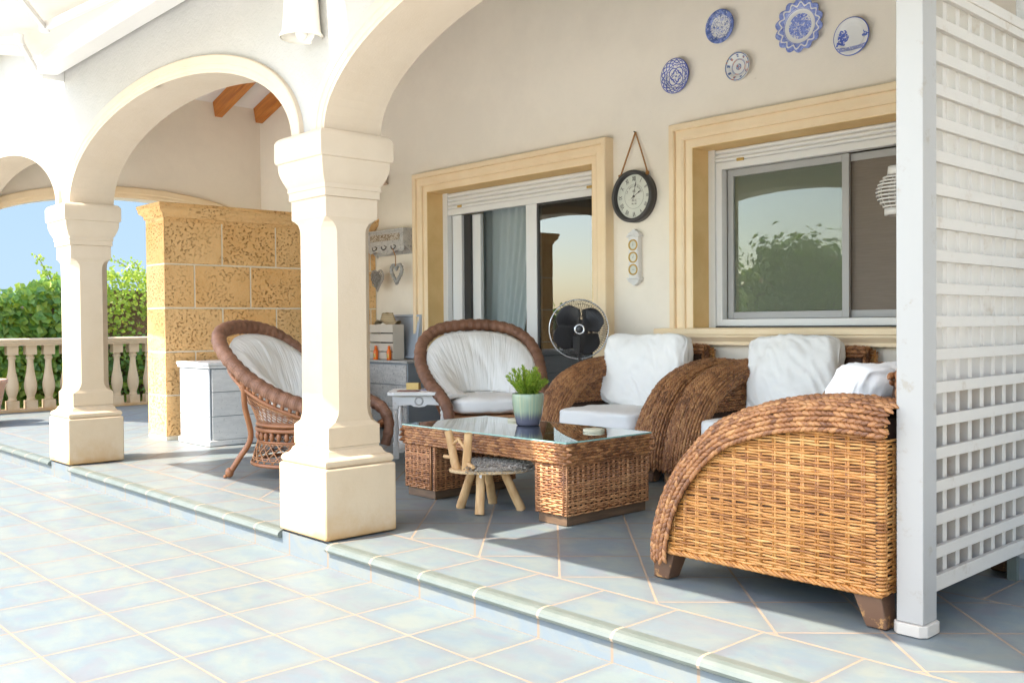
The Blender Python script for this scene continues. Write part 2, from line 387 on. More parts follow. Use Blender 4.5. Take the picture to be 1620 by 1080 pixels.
M['roomfloor']=mat('dark_room_floor',(.14,.09,.06),.3)
M['blinddark']=mat('taupe_roller_screen',lambda g:g.mix(g.noise(g.scl(g.obj(),(1,1,20)),8,2,.5).ss(.3,.7),(.17,.135,.105),(.15,.12,.09)),.6)
M['log']=mat('peeled_pine_log',lambda g:g.mix(g.noise(g.scl(g.obj(),(14,14,3)),2,5,.6,.6).ss(.35,.7),(.66,.42,.20),(.52,.29,.12)),.55)
M['logend']=mat('pale_cut_wood',lambda g:g.mix(((g.noise(g.obj(),20,2,.5)*60).sin()*.5+.5),(.72,.52,.29),(.60,.40,.20)),.6)
M['fur']=mat('grey_brown_fur',lambda g:g.ramp(g.isl(),[(0,(.20,.165,.135)),(.5,(.42,.37,.31)),(1,(.70,.64,.56))]),.7)
M['furbase']=mat('grey_fur_base',(.30,.26,.22),.9)
def potc(g):
    x,y,z=g.sep(g.obj()); a=g.m('ARCTAN2',y,x); n=g.noise(g.xyz(a*5,a*3,z*1.5),1.6,4,.6)
    c=g.mix(n.ss(.25,.75),(.27,.37,.27),(.42,.45,.29))
    return g.mix((z+(n-.5)*.06).ss(.090,.030),c,(.12,.12,.16))
M['pot']=mat('green_glazed_ceramic',potc,.12)
M['soil']=mat('soil',(.05,.035,.025),.9)
M['fern']=leafmat('bright_succulent_leaf',(.12,.25,.03),(.24,.38,.04),(.42,.50,.08),.4)
M['coaster']=mat('cream_coaster',(.68,.63,.46),.6)
M['orange']=mat('orange_bottle_plastic',(.85,.16,.01),.3)
M['lampwhite']=mat('white_plaster_lamp',(.80,.77,.70),.6)
M['lamppink']=mat('terracotta_lamp_shade',(.66,.50,.38),.7)
M['gold']=mat('brass_ring',(.55,.36,.10),.35,metal=.4)
M['clockface']=mat('aged_clock_face',lambda g:g.mix(g.noise(g.obj(),8,4,.6).ss(.3,.7),(.60,.62,.55),(.66,.66,.58)),.5)
M['ink']=mat('dark_print',(.07,.06,.055),.6)
M['inkgrey']=mat('faded_print',(.26,.25,.22),.6)
M['clockframe']=mat('charcoal_metal_frame',(.045,.042,.042),.45)
M['jute']=mat('jute_rope',(.36,.18,.06),.8)
M['basket']=mat('grey_willow',lambda g:g.mix(g.isl(),(.20,.17,.14),(.42,.38,.33)),.7)
M['straw']=mat('straw_hat',lambda g:g.mix((g.sep(g.obj())[2]*300).sin()*.5+.5,(.50,.38,.22),(.32,.24,.14)),.7)
M['slat']=mat('pale_crate_board',(.62,.55,.46),.7)
M['ground']=mat('dry_lawn_earth',lambda g:g.mix(g.noise(g.pos(),2,5,.6).ss(.3,.7),(.10,.13,.04),(.20,.16,.09)),.95)
M['mirror']=mat('dark_mirror_glass',(.12,.13,.15),.05,metal=.6)
M['whiteout']=mat('white_house_render',(.62,.61,.58),.9)
M['paperred']=mat('dark_red_card',(.22,.07,.06),.5); M['paperlilac']=mat('lilac_card',(.30,.28,.42),.5)
M['boxyellow']=mat('yellow_card_box',(.66,.46,.16),.6); M['darkthing']=mat('dark_leather',(.04,.035,.03),.5)
M['tray']=mat('pale_blue_grey_paint',(.42,.46,.52),.6)
M['tabletop']=mat('grey_brown_board',lambda g:g.mix(g.noise(g.scl(g.obj(),(3,30,3)),2,5,.6).ss(.3,.7),(.20,.165,.125),(.30,.26,.20)),.6)
M['carved']=mat('carved_fretwork',lambda g:g.mix(g.noise(g.obj(),60,3,.6,1.5).ss(.46,.54),(.62,.57,.48),(.18,.11,.05)),.7)
M['planter']=mat('pink_terracotta',(.56,.34,.24),.8)
# ================================================================== SETTING
def skyx(g,p):
    x,y,z=g.sep(g.pos()); c=g.mix(z.ss(0,190),(.110,.152,.188),(.058,.112,.180))
    e=g.n('ShaderNodeEmission'); g.set(e.inputs[0],c); o=[q for q in g.nt.nodes if q.type=='OUTPUT_MATERIAL'][0]; g.nt.links.new(e.outputs[0],o.inputs[0])
M['sky']=mat('clear_sky',(.2,.3,.4),1,extra=skyx)
vs=[];fs=[]
for i in range(41):
    a=math.radians(138+(197-138)*i/40) 
    for j in range(13):
        e=math.radians(-3+30*j/12); vs.append((400*math.cos(a)*math.cos(e),400*math.sin(a)*math.cos(e),400*math.sin(e)))
for i in range(40):
    for j in range(12): o=i*13+j; fs.append((o,o+1,o+14,o+13))
tag(MB().add(vs,fs).build('sky',M['sky'],smooth=True),kind='structure')
m=MB(); m.box(-60,40,-60,60,-.40,-.36); tag(m.build('ground',M['ground']),kind='structure')
m=MB(); m.box(-12.6,14,-9,2.40,-.30,-.11); tag(m.build('patio_floor',M['tile']),kind='structure')
m=MB(); m.box(-12.6,14,-14,.50,-.106,-.102); m.box(.4,14,.504,2.29,-.106,-.102); tag(m.build('bounce_deck',M['palebounce']),kind='structure')  # added pale slabs outside the view, bouncing sunlight into the porch
m=MB(); m.box(.3,14,2.42,9.5,.003,.007); tag(m.build('side_bounce_slab',M['palebounce']),kind='structure')  # unseen pale slab, added to reflect light under the roof
m=MB(); m.box(-12.6,14,2.385,9.5,-.12,0); tag(m.build('terrace_floor',M['tile']),kind='structure')
m=MB(); m.box(-12.6,14,2.362,2.384,-.118,-.004); tag(m.build('step_riser',M['riser']),kind='structure')
cols=[-10.89,-7.472,-4.025,-.60]   # column centres
nos=MB(); prof=[(2.40,.003),(2.368,.003),(2.352,-.001),(2.341,-.010),(2.336,-.021),(2.340,-.031),(2.350,-.037),(2.364,-.038)]
xs=[-12.6]
for c in cols: xs+= [c-.20,c+.225]
xs.append(14)
for i in range(0,len(xs),2):
    nos.prism(prof[::-1],'x',xs[i],xs[i+1])
tag(nos.build('step_nosing',M['nosing'],bevel=0),kind='structure')
pl=MB(); pl.box(-1.41,3,3.93,5.74,.001,.085); 
tag(pl.build('raised_step',M['riser']),kind='structure')
# ------------------------------------------------------------------ columns
def column(cx,label):
    y0,y1=2.354,2.755; cy=(y0+y1)/2; hw=.212; hd=(y1-y0)/2
    r=thing('column',(cx,cy,0),label,'column','cream stone columns of the arcade')
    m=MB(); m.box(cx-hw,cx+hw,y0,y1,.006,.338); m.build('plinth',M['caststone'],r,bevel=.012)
    def sq(prof,n=1):
        m=MB()
        for (a,z),(b,z2) in zip(prof[:-1],prof[1:]): pass
        vs=[];fs=[]
        for a,z in prof: vs+=[(cx-hw-a,y0-a,z),(cx+hw+a,y0-a,z),(cx+hw+a,y1+a,z),(cx-hw-a,y1+a,z)]
        for i in range(len(prof)-1):
            for k in range(4): fs.append((i*4+k,i*4+(k+1)%4,(i+1)*4+(k+1)%4,(i+1)*4+k))
        fs.append((3,2,1,0)); q=4*(len(prof)-1); fs.append((q,q+1,q+2,q+3)); m.add(vs,fs); return m
    ov=[(-.012,.338),(-.004,.345),(.0,.356),(-.003,.370),(-.014,.380),(-.026,.383),(-.036,.396),(-.042,.412),(-.050,.416),(-.052,.428)]
    sq([(-.012+a*1.0,z) if False else (a-.008,z) for a,z in ov]).build('base_moulding',M['caststone'],r,smooth=False,bevel=.003)
    # shaft with stopped chamfers
    s=.056; zb,zt=.428,1.62; ch=.055
    rings=[(zb,0.001),(.520,0.001),(.528,.012),(.545,.034),(.575,.050),(.60,ch),(1.44,ch),(1.462,.050),(1.485,.034),(1.502,.012),(1.508,.001),(zt,.001)]
    vs=[];fs=[]; X0,X1,Y0,Y1=cx-hw+s,cx+hw-s,y0+s,y1-s
    for z,c in rings:
        w=.010 if c>.03 else .010*c/.03   # tiny inset for waist
        a,b,d,e=X0+w,X1-w,Y0+w,Y1-w
        vs+=[(a+c,d,z),(b-c,d,z),(b,d+c,z),(b,e-c,z),(b-c,e,z),(a+c,e,z),(a,e-c,z),(a,d+c,z)]
    for i in range(len(rings)-1):
        for k in range(8): fs.append((i*8+k,i*8+(k+1)%8,(i+1)*8+(k+1)%8,(i+1)*8+k))
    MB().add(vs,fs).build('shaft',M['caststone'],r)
    cp=[(-.054,1.600),(-.050,1.600),(-.047,1.604),(-.047,1.640),(-.041,1.640),(-.044,1.662),(-.038,1.670),(-.029,1.688),(-.021,1.708),(-.014,1.730),(-.011,1.748),(-.010,1.778),(-.003,1.780),(.002,1.792),(.002,1.880),(-.008,1.896),(-.020,1.905)]
    sq(cp).build('capital',M['caststone'],r,bevel=.003)
    return r
column(cols[0],'cream stone column at the far end of the arcade, farthest left')
column(cols[1],'cream stone column with chamfered shaft, smaller in view, left of the stone block wall')
column(cols[2],'large cream stone column with chamfered shaft in front of the round wicker chair')
column(cols[3],'cream stone column at the near end of the arcade, right of the lattice')
# ------------------------------------------------------------------ arcade wall with elliptical arches
FY=2.425; BY=2.715; ZS=1.905
def ell(cx,a,b,n=48): return [(cx+a*math.cos(PI-PI*i/n),ZS+b*math.sin(PI-PI*i/n)) for i in range(n+1)]
ar=thing('arcade_wall',(cols[2],2.6,1.9),'white stucco wall of elliptical arches carried by the cream columns','wall')
m_=0
bays=[(cols[i],cols[i+1]) for i in range(3)]+[(cols[0]-3.4,cols[0])]
m=MB(); TOP=3.42
for a,b in bays:
    cx=(a+b)/2; A=(b-a)/2-.145; B=.553; e=ell(cx,A,B)
    pts=[(a,ZS)]+e+[(b,ZS)]
    vs=[];fs=[]
    for x,z in pts: vs+=[(x,FY,z),(x,FY,TOP),(x,BY,z),(x,BY,TOP)]
    for i in range(len(pts)-1):
        o=i*4;q=o+4
        fs+=[(o,q,q+1,o+1),(q+2,o+2,o+3,q+3),(o+2,q+2,q,o),(o+1,q+1,q+3,o+3)]
    m.add(vs,fs)

m.build('stucco_wall',M['stucco'],ar)
for a,b in bays:
    cx=(a+b)/2; A=(b-a)/2-.145; B=.553; N=48
    pr=[(-.003,.012),(-.003,-.014),(.012,-.016),(.016,-.021),(.030,-.024),(.042,-.024),(.046,-.029),(.086,-.029),(.092,-.024),(.092,.004)]  # (radial out, y offset)
    vs=[];fs=[]
    for i in range(N+1):
        t=PI-PI*i/N; nx,nz=math.cos(t)/A,math.sin(t)/B; l=math.hypot(nx,nz); nx/=l;nz/=l
        for rr,dy in pr: vs.append((cx+A*math.cos(t)+nx*rr,FY+dy,ZS+B*math.sin(t)+nz*rr+(0.001 if i in(0,N) else 0)))
    k=len(pr)
    for i in range(N):
        for j in range(k-1): fs.append((i*k+j,(i+1)*k+j,(i+1)*k+j+1,i*k+j+1))
    mm=MB().add(vs,fs)
    # soffit lining
    vs=[];fs=[]
    for i in range(N+1):
        t=PI-PI*i/N; nx,nz=math.cos(t)/A,math.sin(t)/B; l=math.hypot(nx,nz); nx/=l;nz/=l
        vs+=[(cx+A*math.cos(t)-nx*.004,FY-.012,ZS+B*math.sin(t)-nz*.004+.001),(cx+A*math.cos(t)-nx*.004,BY+.012,ZS+B*math.sin(t)-nz*.004+.001),(cx+A*math.cos(t)+nx*.09,BY+.012,ZS+B*math.sin(t)+nz*.09)]
    for i in range(N): fs+=[(i*3,i*3+1,i*3+4,i*3+3),(i*3+1,i*3+2,i*3+5,i*3+4)]
    mm.add(vs,fs)
    mm.build('arch_moulding',M['caststone'],ar)
# end wall at far left with segmental arch
ew=thing('end_wall',(-10.8,4.2,0),'beige gable wall with a wide shallow arch at the far end of the porch','wall')
ys=[2.72+ (5.75-2.72)*i/40 for i in range(41)]
def seg(y,off=0):
    c=4.2; R0=3.0; return max(1.92,2.42+off-(R0+off-math.sqrt(max(.01,(R0+off)**2-(y-c)**2))) ) if abs(y-c)<1.75 else 0
def zin(y):
    d=(y-4.2)/1.62
    return 1.93+.49*math.sqrt(max(0,1-d*d)) if abs(d)<1 else None
m=MB(); vs=[];fs=[]
pts=[(2.58,None)]+[(4.2-1.62+3.24*i/40,zin(4.2-1.62+3.24*i/40+1e-9)) for i in range(41)]
vs=[]
for i in range(41):
    y=4.2-1.62*math.cos(PI*i/40); z=1.93+.49*math.sin(PI*i/40)
    vs+=[(-10.7,y,z),(-10.7,y,3.64),(-10.95,y,z),(-10.95,y,3.64)]
for i in range(40):
    o=i*4;q=o+4; fs+=[(q,o,o+1,q+1),(o+2,q+2,q+3,o+3),(o,q,q+2,o+2)]
m.add(vs,fs); m.box(-10.95,-10.7,2.4,2.58,1.93,3.64); m.box(-10.95,-10.7,5.82,6.6,0,3.64); m.build('wall',M['plaster'],ew)
vs=[];fs=[]; pr=[(0,.0),(0,.018),(.018,.022),(.022,.028),(.05,.028),(.056,.034),(.11,.034),(.12,.028),(.12,-.002)]
for i in range(41):
    t=PI*i/40; cy,cz=-1.62*math.cos(t),.49*math.sin(t); nx,nz=-math.cos(t)/1.62,math.sin(t)/.49; l=math.hypot(nx,nz)
    for rr,dx in pr: vs.append((-10.7+dx,4.2+cy+nx/l*rr,1.93+cz+nz/l*rr))
k=len(pr)
for i in range(40):
    for j in range(k-1): fs.append((i*k+j,i*k+j+1,(i+1)*k+j+1,(i+1)*k+j))
MB().add(vs,fs).build('arch_moulding',M['surround'],ew)
# ------------------------------------------------------------------ house wall, door, window
hs=thing('house',(-5,5.8,0),'beige plastered house wall with glazed door and wide window','house')
WY=5.75; GY=5.90
DX0,DX1,DZ=-7.35,-5.21,2.268; WX0,WX1,WZ0,WZ1=-4.234,-2.60,.953,2.258
m=MB(); T=5.0
for x0,x1,z0,z1 in [(-10.95,DX0,0,T),(DX0,DX1,DZ,T),(DX1,WX0,0,T),(WX0,WX1,0,WZ0-.01),(WX0,WX1,WZ1,T),(WX1,-1.405,0,T)]:
    m.box(x0,x1,WY,WY+.28,z0,z1)
m.build('wall',M['plaster'],hs)
m=MB(); m.box(-1.405,4,3.935,WY+.28,0,T); m.build('projecting_wall',M['stucco'],hs)
m=MB(); m.box(-1.425,-1.39,3.905,3.98,.0,.09); m.build('skirting_corner',M['nosing'],hs)
# lower pale plinth below the sill is same wall. surrounds
def surround(x0,x1,z0,z1,w,name,bottom):
    # moulded architrave, mitred: profile (u from inner edge outward, y offset from wall toward -Y)
    pr=[(0,0.0),(0,.050),(.010,.056),(.050,.056),(.052,.049),(.059,.049),(.061,.068),(.078,.078),(.122,.078),(.124,.070),(.131,.070),(.133,.092),(.140,.098),(w-.006,.098),(w,.090),(w,-.002)]
    path=[((x0,z0),(-1,0)),((x0,z1),(-1,1)),((x1,z1),(1,1)),((x1,z0),(1,0))]
    vs=[];fs=[];k=len(pr)
    for (x,z),(dx,dz) in path:
        for u,dy in pr: vs.append((x+dx*u,WY-dy,z+dz*u))
    for i in range(3):
        for j in range(k-1): fs.append((i*k+j,i*k+j+1,(i+1)*k+j+1,(i+1)*k+j))
    o=MB().add(vs,fs).build(name,M['surround'],hs)
    m=MB()
    m.box(x0-.03,x0+.004,WY-.05,GY+.02,z0+.002,z1+.02); m.box(x1-.004,x1+.03,WY-.05,GY+.02,z0+.002,z1+.02); m.box(x0+.004,x1-.004,WY-.05,GY+.02,z1-.004,z1+.018)
    m.build('reveal',M['reveal'],o if False else hs)
surround(DX0,DX1,0,DZ,.18,'door_surround',0)
surround(WX0,WX1,WZ0,WZ1,.18,'window_surround',1)
m=MB(); pr=[(WY-.0,.84),(WY-.085,.84),(WY-.085,.862),(WY-.095,.872),(WY-.120,.895),(WY-.125,.912),(WY-.14,.915),(WY-.14,.950),(WY-.132,.956),(GY+.03,.960),(GY+.03,.90),(WY,.90)]
m.prism(pr,'x',WX0-.29,WX1+.29); m.build('window_sill',M['surround'],hs)
# door frame
dr=MB(); y0,y1=GY,GY+.05
def fr(m,x0,x1,z0,z1,w,ya,yb):
    m.box(x0,x0+w,ya,yb,z0,z1); m.box(x1-w,x1,ya,yb,z0,z1); m.box(x0+w,x1-w,ya,yb,z1-w,z1); m.box(x0+w,x1-w,ya,yb,z0,z0+w)
D=MB(); D.box(DX0,DX0+.07,y0-.01,y1,0,DZ); D.box(DX1-.07,DX1,y0-.01,y1,0,DZ); D.box(DX0+.07,DX1-.07,y0,y1,2.05,2.105)
D.box(-6.20,-6.125,y0+.012,y1+.03,0.02,2.05); D.box(-6.12,-6.058,y0+.004,y1+.02,.02,2.05)
D.box(DX0+.07,DX1-.07,y0,y1,0,.06)
dfo=D.build('door_frame',M['alu'],hs,bevel=.003)
def shutter(x0,x1,z0,z1,n,par):
    m=MB(); h=(z1-z0)/n
    for i in range(n):
        a=z0+i*h; pr=[(GY+.03,a),(GY+.012,a+.001),(GY+.002,a+h*.25),(GY+.0,a+h*.6),(GY+.008,a+h*.93),(GY+.03,a+h*.97)]
        m.prism(pr,'x',x0,x1)
    o=m.build('roller_shutter',M['alu'],par,smooth=False)
    return o
sh=shutter(DX0+.07,DX1-.07,2.107,2.262,4,hs)
sh2=shutter(WX0+.06,WX1-.06,2.16,2.252,3,hs)
for x in (-7.10,-5.42,): MB().box(x-.03,x+.03,GY-.008,GY+.004,2.112,2.135).build('shutter_stop',M['gold'],hs,bevel=.004)
MB().box(-3.99,-3.93,GY-.008,GY+.004,2.150,2.172).build('shutter_stop',M['gold'],hs,bevel=.004)
# left sash stiles
S1=MB(); S1.box(-7.275,-7.135,y1+.0,y1+.04,.03,2.049); S1.build('sash_stile',M['alu'],hs,bevel=.003)
S1=MB(); S1.box(-7.135,-7.045,y1+.03,y1+.06,.03,2.047); S1.build('gasket',M['rubber'],hs)
S1=MB(); S1.box(-7.045,-6.93,y1+.06,y1+.10,.03,2.047); S1.build('sash_stile',M['alu'],hs,bevel=.004)
m=MB(); m.box(-6.062,DX1-.068,y0+.02,y0+.026,.06,2.05); m.build('door_glass',M['doorglass'],hs)
m=MB(); fr(m,-6.056,DX1-.07,.055,2.055,.022,y0+.012,y0+.034); m.build('gasket',M['rubber'],hs)
# window frames
D=MB(); D.box(WX0,WX0+.058,y0-.01,y1,.955,WZ1); D.box(WX1-.06,WX1,y0-.01,y1,.955,WZ1)
fr(D,WX0+.06,WX1-.06,.97,2.158,.05,y0+.005,y1+.02); D.build('window_frame',M['alu'],hs,bevel=.003)
D=MB(); D.box(WX0+.05,WX1-.05,y0-.004,y1,.957,.969); D.build('gasket',M['rubber'],hs)
D=MB(); fr(D,WX0+.112,-3.17,1.022,2.106,.05,y1+.022,y1+.05); D.build('window_sash',M['alugrey'],hs,bevel=.003)
D=MB(); fr(D,-3.235,WX1-.112,1.022,2.106,.05,y1+.055,y1+.08); D.build('window_sash',M['alugrey'],hs,bevel=.003)
m=MB(); m.box(WX0+.16,-3.225,y1+.034,y1+.038,1.07,2.06); m.build('window_pane',M['glass'],hs)
MB().box(WX0+.165,-3.23,y1+.044,y1+.046,1.075,2.055).build('insect_screen',M['insect'],hs)
m=MB(); m.box(-3.18,WX1-.16,y1+.066,y1+.070,1.07,2.06); m.build('window_pane',M['blinddark'],hs)
# rooms behind
m=MB(); a,b=6.03,9.6
rm=[(-8.4,-1.9,a,b)]
m.add([(-8.4,a,0),(-1.9,a,0),(-1.9,b,0),(-8.4,b,0),(-8.4,a,2.7),(-1.9,a,2.7),(-1.9,b,2.7),(-8.4,b,2.7)],[(2,3,7,6),(3,0,4,7),(1,2,6,5),(4,5,6,7)]); m.build('room_wall',M['room'],hs)
m=MB(); m.box(-8.4,-1.9,a,b,-.03,-.0); m.box(DX0,DX1,5.76,6.03,.002,.012); m.build('room_floor',M['roomfloor'],hs)
m=MB(); m.box(-4.75,-4.65,6.03,9.6,0,2.7); m.build('room_partition',M['room'],hs)
# inner open leaf
lf=MB(); 
for x in (0,): fr(lf,0,.62,.05,2.02,.075,-.02,.02)
lfo=lf.build('open_leaf',M['alugrey'],hs,loc=(-6.22-hs.location.x,6.06-hs.location.y,0),rot=(0,0,math.radians(112)))
MB().box(-.01,.01,-.05,-.03,0,.14).build('handle',M['alu'],lfo,bevel=.004,loc=(.585,.0,1.22))
def curtain(name,label,x0,x1,y,z0,z1,mat_,pull=0,n=90,amp=.03,fold=9):
    vs=[];fs=[];K=26
    for j in range(K+1):
        t=j/K; z=z1+(z0-z1)*t
        for i in range(n+1):
            u=i/n; xe=x1-(x1-x0)*pull*(t**1.3); x=x0+(xe-x0)*u
            a=amp*(.6+.4*mn.noise((u*4,t*1.5,x0)))
            vs.append((x,y+a*math.sin(u*fold*2*PI+2*mn.noise((u*3,t,7+x0))),z))
    for j in range(K):
        for i in range(n): o=j*(n+1)+i; fs.append((o,o+1,o+n+2,o+n+1))
    o=MB().add(vs,fs).build(name,mat_,None,smooth=True); return tag(o,label,'curtain')
curtain('curtain','blue grey curtain gathered to the left inside the glazed door',-7.12,-6.30,6.22,.02,2.16,M['curtain'],pull=.62,fold=8,amp=.035)
curtain('curtain','sheer pale curtain behind the right glass panel of the door',-5.62,-5.02,6.25,.02,2.16,M['sheer'],pull=.25,fold=7,amp=.03)
curtain('curtain','sheer curtain inside the left half of the wide window',-4.15,-3.45,6.15,.9,2.3,M['sheer'],pull=.15,fold=8,amp=.03)
# roof: ceiling, rafters, tiled eaves
rf=thing('porch_roof',(-6,4.3,3.6),'porch roof with white sloping ceiling and orange stained rafters','roof')
def cz(x): return 3.62+.30*max(0,min(x+10.7,3.6))
vs=[];xsr=[-11.1,-10.7,-7.1,1.6]
m=MB()
for x in xsr: vs+=[(x,2.3,cz(x)),(x,6.1,cz(x)),(x,2.3,cz(x)+.12),(x,6.1,cz(x)+.12)]
for i in range(3):
    o=i*4;q=o+4; m.f+=[(o,q,q+1,o+1),(o+2,o+3,q+3,q+2),(o,o+2,q+2,q),(o+1,q+1,q+3,o+3)]
m.f+=[(0,1,3,2),(12,14,15,13)]
m.v=vs; m.build('ceiling',M['ceiling'],rf)
for y in (3.67,4.42,5.18,5.95-.0):
    if y>5.75: y=5.70
    m=MB(); m.box(0,4.2,-.045,.045,-.19,-.002); m.build('rafter',M['beam'],rf,loc=(-10.68-rf.location.x,y-rf.location.y,3.622-rf.location.z),rot=(0,-math.atan(.30),0),bevel=.006)
m=MB(); m.box(-10.9,1.55,FY,BY,TOP,cz(-4)+.1); m.build('upper_wall',M['stucco'],rf)
ev=MB()
k=0; x=-12
while x<-.3:
    ev.lathe([(.085,0),(.075,.9)],8,(0,0,0),a0=0,a1=PI)
    n=len(ev.v)//1; cnt=18
    seg_=ev.v[-cnt:]; ev.v[-cnt:]=[(x+p[0],1.995+p[2]*.95,3.325+p[1]*1.2+p[2]*.30) for p in seg_]
    x+=.19
ev.build('roof_tile_row',M['roof_tile'],rf)
m=MB(); m.add([(-12.1,2.12,3.37),(.5,2.12,3.37),(.5,3.0,3.64),(-12.1,3.0,3.64),(-12.1,2.12,3.34),(.5,2.12,3.34),(.5,3.0,3.60),(-12.1,3.0,3.60)],[(0,1,2,3),(4,7,6,5),(0,4,5,1),(1,5,6,2),(3,2,6,7),(0,3,7,4)]); m.build('eave_board',M['whitepaint'],rf)
# ------------------------------------------------------------------ stone block wall
sw=thing('stone_block_wall',(-8.4,4.5,0),'ochre pitted stone block wall with moulded cornice standing inside the porch','wall')
X1=-8.27; X0=-8.66; Y0=3.505; Y1=5.745
m=MB(); m.box(X0+.004,X1-.004,Y0+.004,Y1-.001,.0,2.0); m.build('mortar_core',M['mortar'],sw)
m=MB(); zc=[0.03,.394,.777,1.165,1.552,1.94]
m2=MB()
for i in range(5):
    z0,z1=zc[i]+.006,zc[i+1]-.006
    off=0 if i%2==0 else .28
    y=Y0; cuts=[Y0]+([Y0+.545,Y0+1.09,Y0+1.63,Y0+2.17] if i%2==0 else [Y0+.28,Y0+.825,Y0+1.37,Y0+1.91])+[Y1]
    cuts=sorted(set(round(c,3) for c in cuts))
    for a,b in zip(cuts[:-1],cuts[1:]):
        if b-a<.03: continue
        m.box(X0,X1,a+(.006 if a>Y0 else 0),b-.006,z0,z1)
m.build('stone_blocks',M['travertine'],sw,bevel=.006)
m=MB(); pr=[(0,1.93),(.0,1.96),(.012,1.962),(.014,1.985),(.026,2.0),(.045,2.014),(.052,2.03),(.052,2.052),(.06,2.056),(.06,2.085)]
vs=[];fs=[]
for a,z in pr: vs+=[(X0-a,Y0-a,z),(X1+a,Y0-a,z),(X1+a,Y1,z),(X0-a,Y1,z)]
for i in range(len(pr)-1):
    for k in range(4): fs.append((i*4+k,i*4+(k+1)%4,(i+1)*4+(k+1)%4,(i+1)*4+k))
q=4*(len(pr)-1); fs+=[(q,q+1,q+2,q+3),(3,2,1,0)]; m.add(vs,fs); m.build('cornice',M['travertine'],sw,bevel=.003)
m=MB(); m.box(X0+.001,X1-.001,Y0+.001,Y1-.006,.003,.032); m.build('stone_base',M['mortar'],sw)
# ------------------------------------------------------------------ balustrade
bl=thing('balustrade',(-12.4,4,0),'cream stone balustrade with turned balusters along the far terrace edge','balustrade')
m=MB(); m.prism([(-12.50,.79),(-12.30,.79),(-12.30,.81),(-12.285,.815),(-12.285,.835),(-12.27,.845),(-12.27,.865),(-12.285,.875),(-12.515,.875),(-12.53,.865),(-12.53,.845),(-12.515,.815),(-12.50,.81)],'y',-1.0,8.2); m.build('handrail',M['caststone'],bl)
m=MB(); m.box(-12.49,-12.31,-1.0,8.2,.003,.035); m.build('base_course',M['caststone'],bl)
bp=[(.045,.135),(.050,.15),(.042,.165),(.046,.19),(.062,.235),(.071,.29),(.070,.34),(.060,.40),(.046,.47),(.038,.54),(.035,.60),(.038,.625),(.048,.632),(.050,.645),(.042,.655),(.040,.68)]
bm_=None; y=-.9
while y<8.1:
    if bm_ is None:
        m=MB(); m.lathe(bp,14); m.box(-.062,.062,-.062,.062,.035,.135); m.box(-.06,.06,-.06,.06,.68,.79)
        bm_=m.build('baluster',M['caststone'],bl,smooth=True,loc=(0,y-4,0)); o_=bm_
        bv=o_.modifiers.new('e','EDGE_SPLIT'); bv.split_angle=.6
    else:
        c=bm_.copy(); SC.collection.objects.link(c); c.parent=bl; c.location=(0,y-4,0)
    y+=.2045
# ------------------------------------------------------------------ hedge & far planting
def leaf(m,c,n,s,rnd,heart=False):
    n=n.normalized(); t=n.orthogonal().normalized(); a=rnd.uniform(0,2*PI); b=n.cross(t); t,b=t*math.cos(a)+b*math.sin(a),b*math.cos(a)-t*math.sin(a)
    c=Vector(c)
    vs=[c-t*s*.5,c+b*s*.45+n*s*.08-t*s*.12,c+t*s*.6,c-b*s*.45+n*s*.08-t*s*.12]
    m.add([tuple(v) for v in vs],[(0,1,2),(0,2,3)])
hd=thing('ivy_hedge',(-13.4,4,-.36),'dense climbing ivy and creeper hedge beyond the balustrade','hedge')
def htop(y): return 1.25+ .12*math.sin(y*1.7)+(.16*(y-3.4) if 3.4<y<4.6 else (.2+.12*(y-4.6)*0 if y>=4.6 else 0))+.10*mn.noise((y*2.1,0,0))+(.12 if y>4.5 else 0)
m=MB(); vs=[];fs=[]
for i in range(61):
    y=-2+12*i/60
    for z,x in ((-.36,-13.35),(htop(y)*.55,-13.38),(htop(y)-.12,-13.5),(htop(y)-.10,-14.1),(-.36,-14.2)): vs.append((x+.06*mn.noise((y*3,z*3,0)),y,z))
for i in range(60):
    for j in range(4): fs.append((i*5+j,(i+1)*5+j,(i+1)*5+j+1,i*5+j+1))
m.add(vs,fs); m.build('hedge_body',M['bark'],hd)
m=MB(); m2=MB(); rr=random.Random(3)
for i in range(15000):
    y=rr.uniform(1.6,7.6) if i%5 else rr.uniform(-2,9); ht=htop(y)+.25
    z=-.3+(ht+.3)*rr.random()
    if z<ht-.12: x=-13.33+rr.uniform(-.06,.16)+.10*mn.noise((y*2,z*2,3))
    else: x=-13.3-rr.random()*.8; z=ht-.16+rr.gauss(0,.05)
    up=z>.95+.25*mn.noise((y*1.3,z,9))and y>4.5
    bare = y>4.4 and .75<z<1.15 and mn.noise((y*2.5,z*3,1))>-.12
    if bare and rr.random()<.75: continue
    nrm=Vector((1,rr.gauss(0,.55),rr.gauss(.45,.5)))
    if up: leaf(m2,(x,y,z),nrm,rr.uniform(.04,.075),rr)
    else: leaf(m if rr.random()<.78 else m2,(x,y,z),nrm,rr.uniform(.05,.15) if y<4.6 else rr.uniform(.035,.10),rr)
m.build('ivy_leaves',M['ivy'],hd); m2.build('creeper_leaves',M['ivy_light'],hd)
m=MB(); 
for i in range(260):
    y=rr.uniform(4.3,6.6); z=rr.uniform(.55,1.3); p=Vector((-13.28,y,z)); pts=[p]; d=Vector((rr.uniform(-.02,.05),rr.uniform(-1,1),rr.uniform(-.6,.6)))
    for k in range(5): p=p+d*.05; d+=Vector((0,rr.uniform(-.5,.5),rr.uniform(-.5,.5))); pts.append(p)
    m.tube([tuple(q) for q in pts],.0045,4)
m.build('bare_stems',M['bark'],hd)
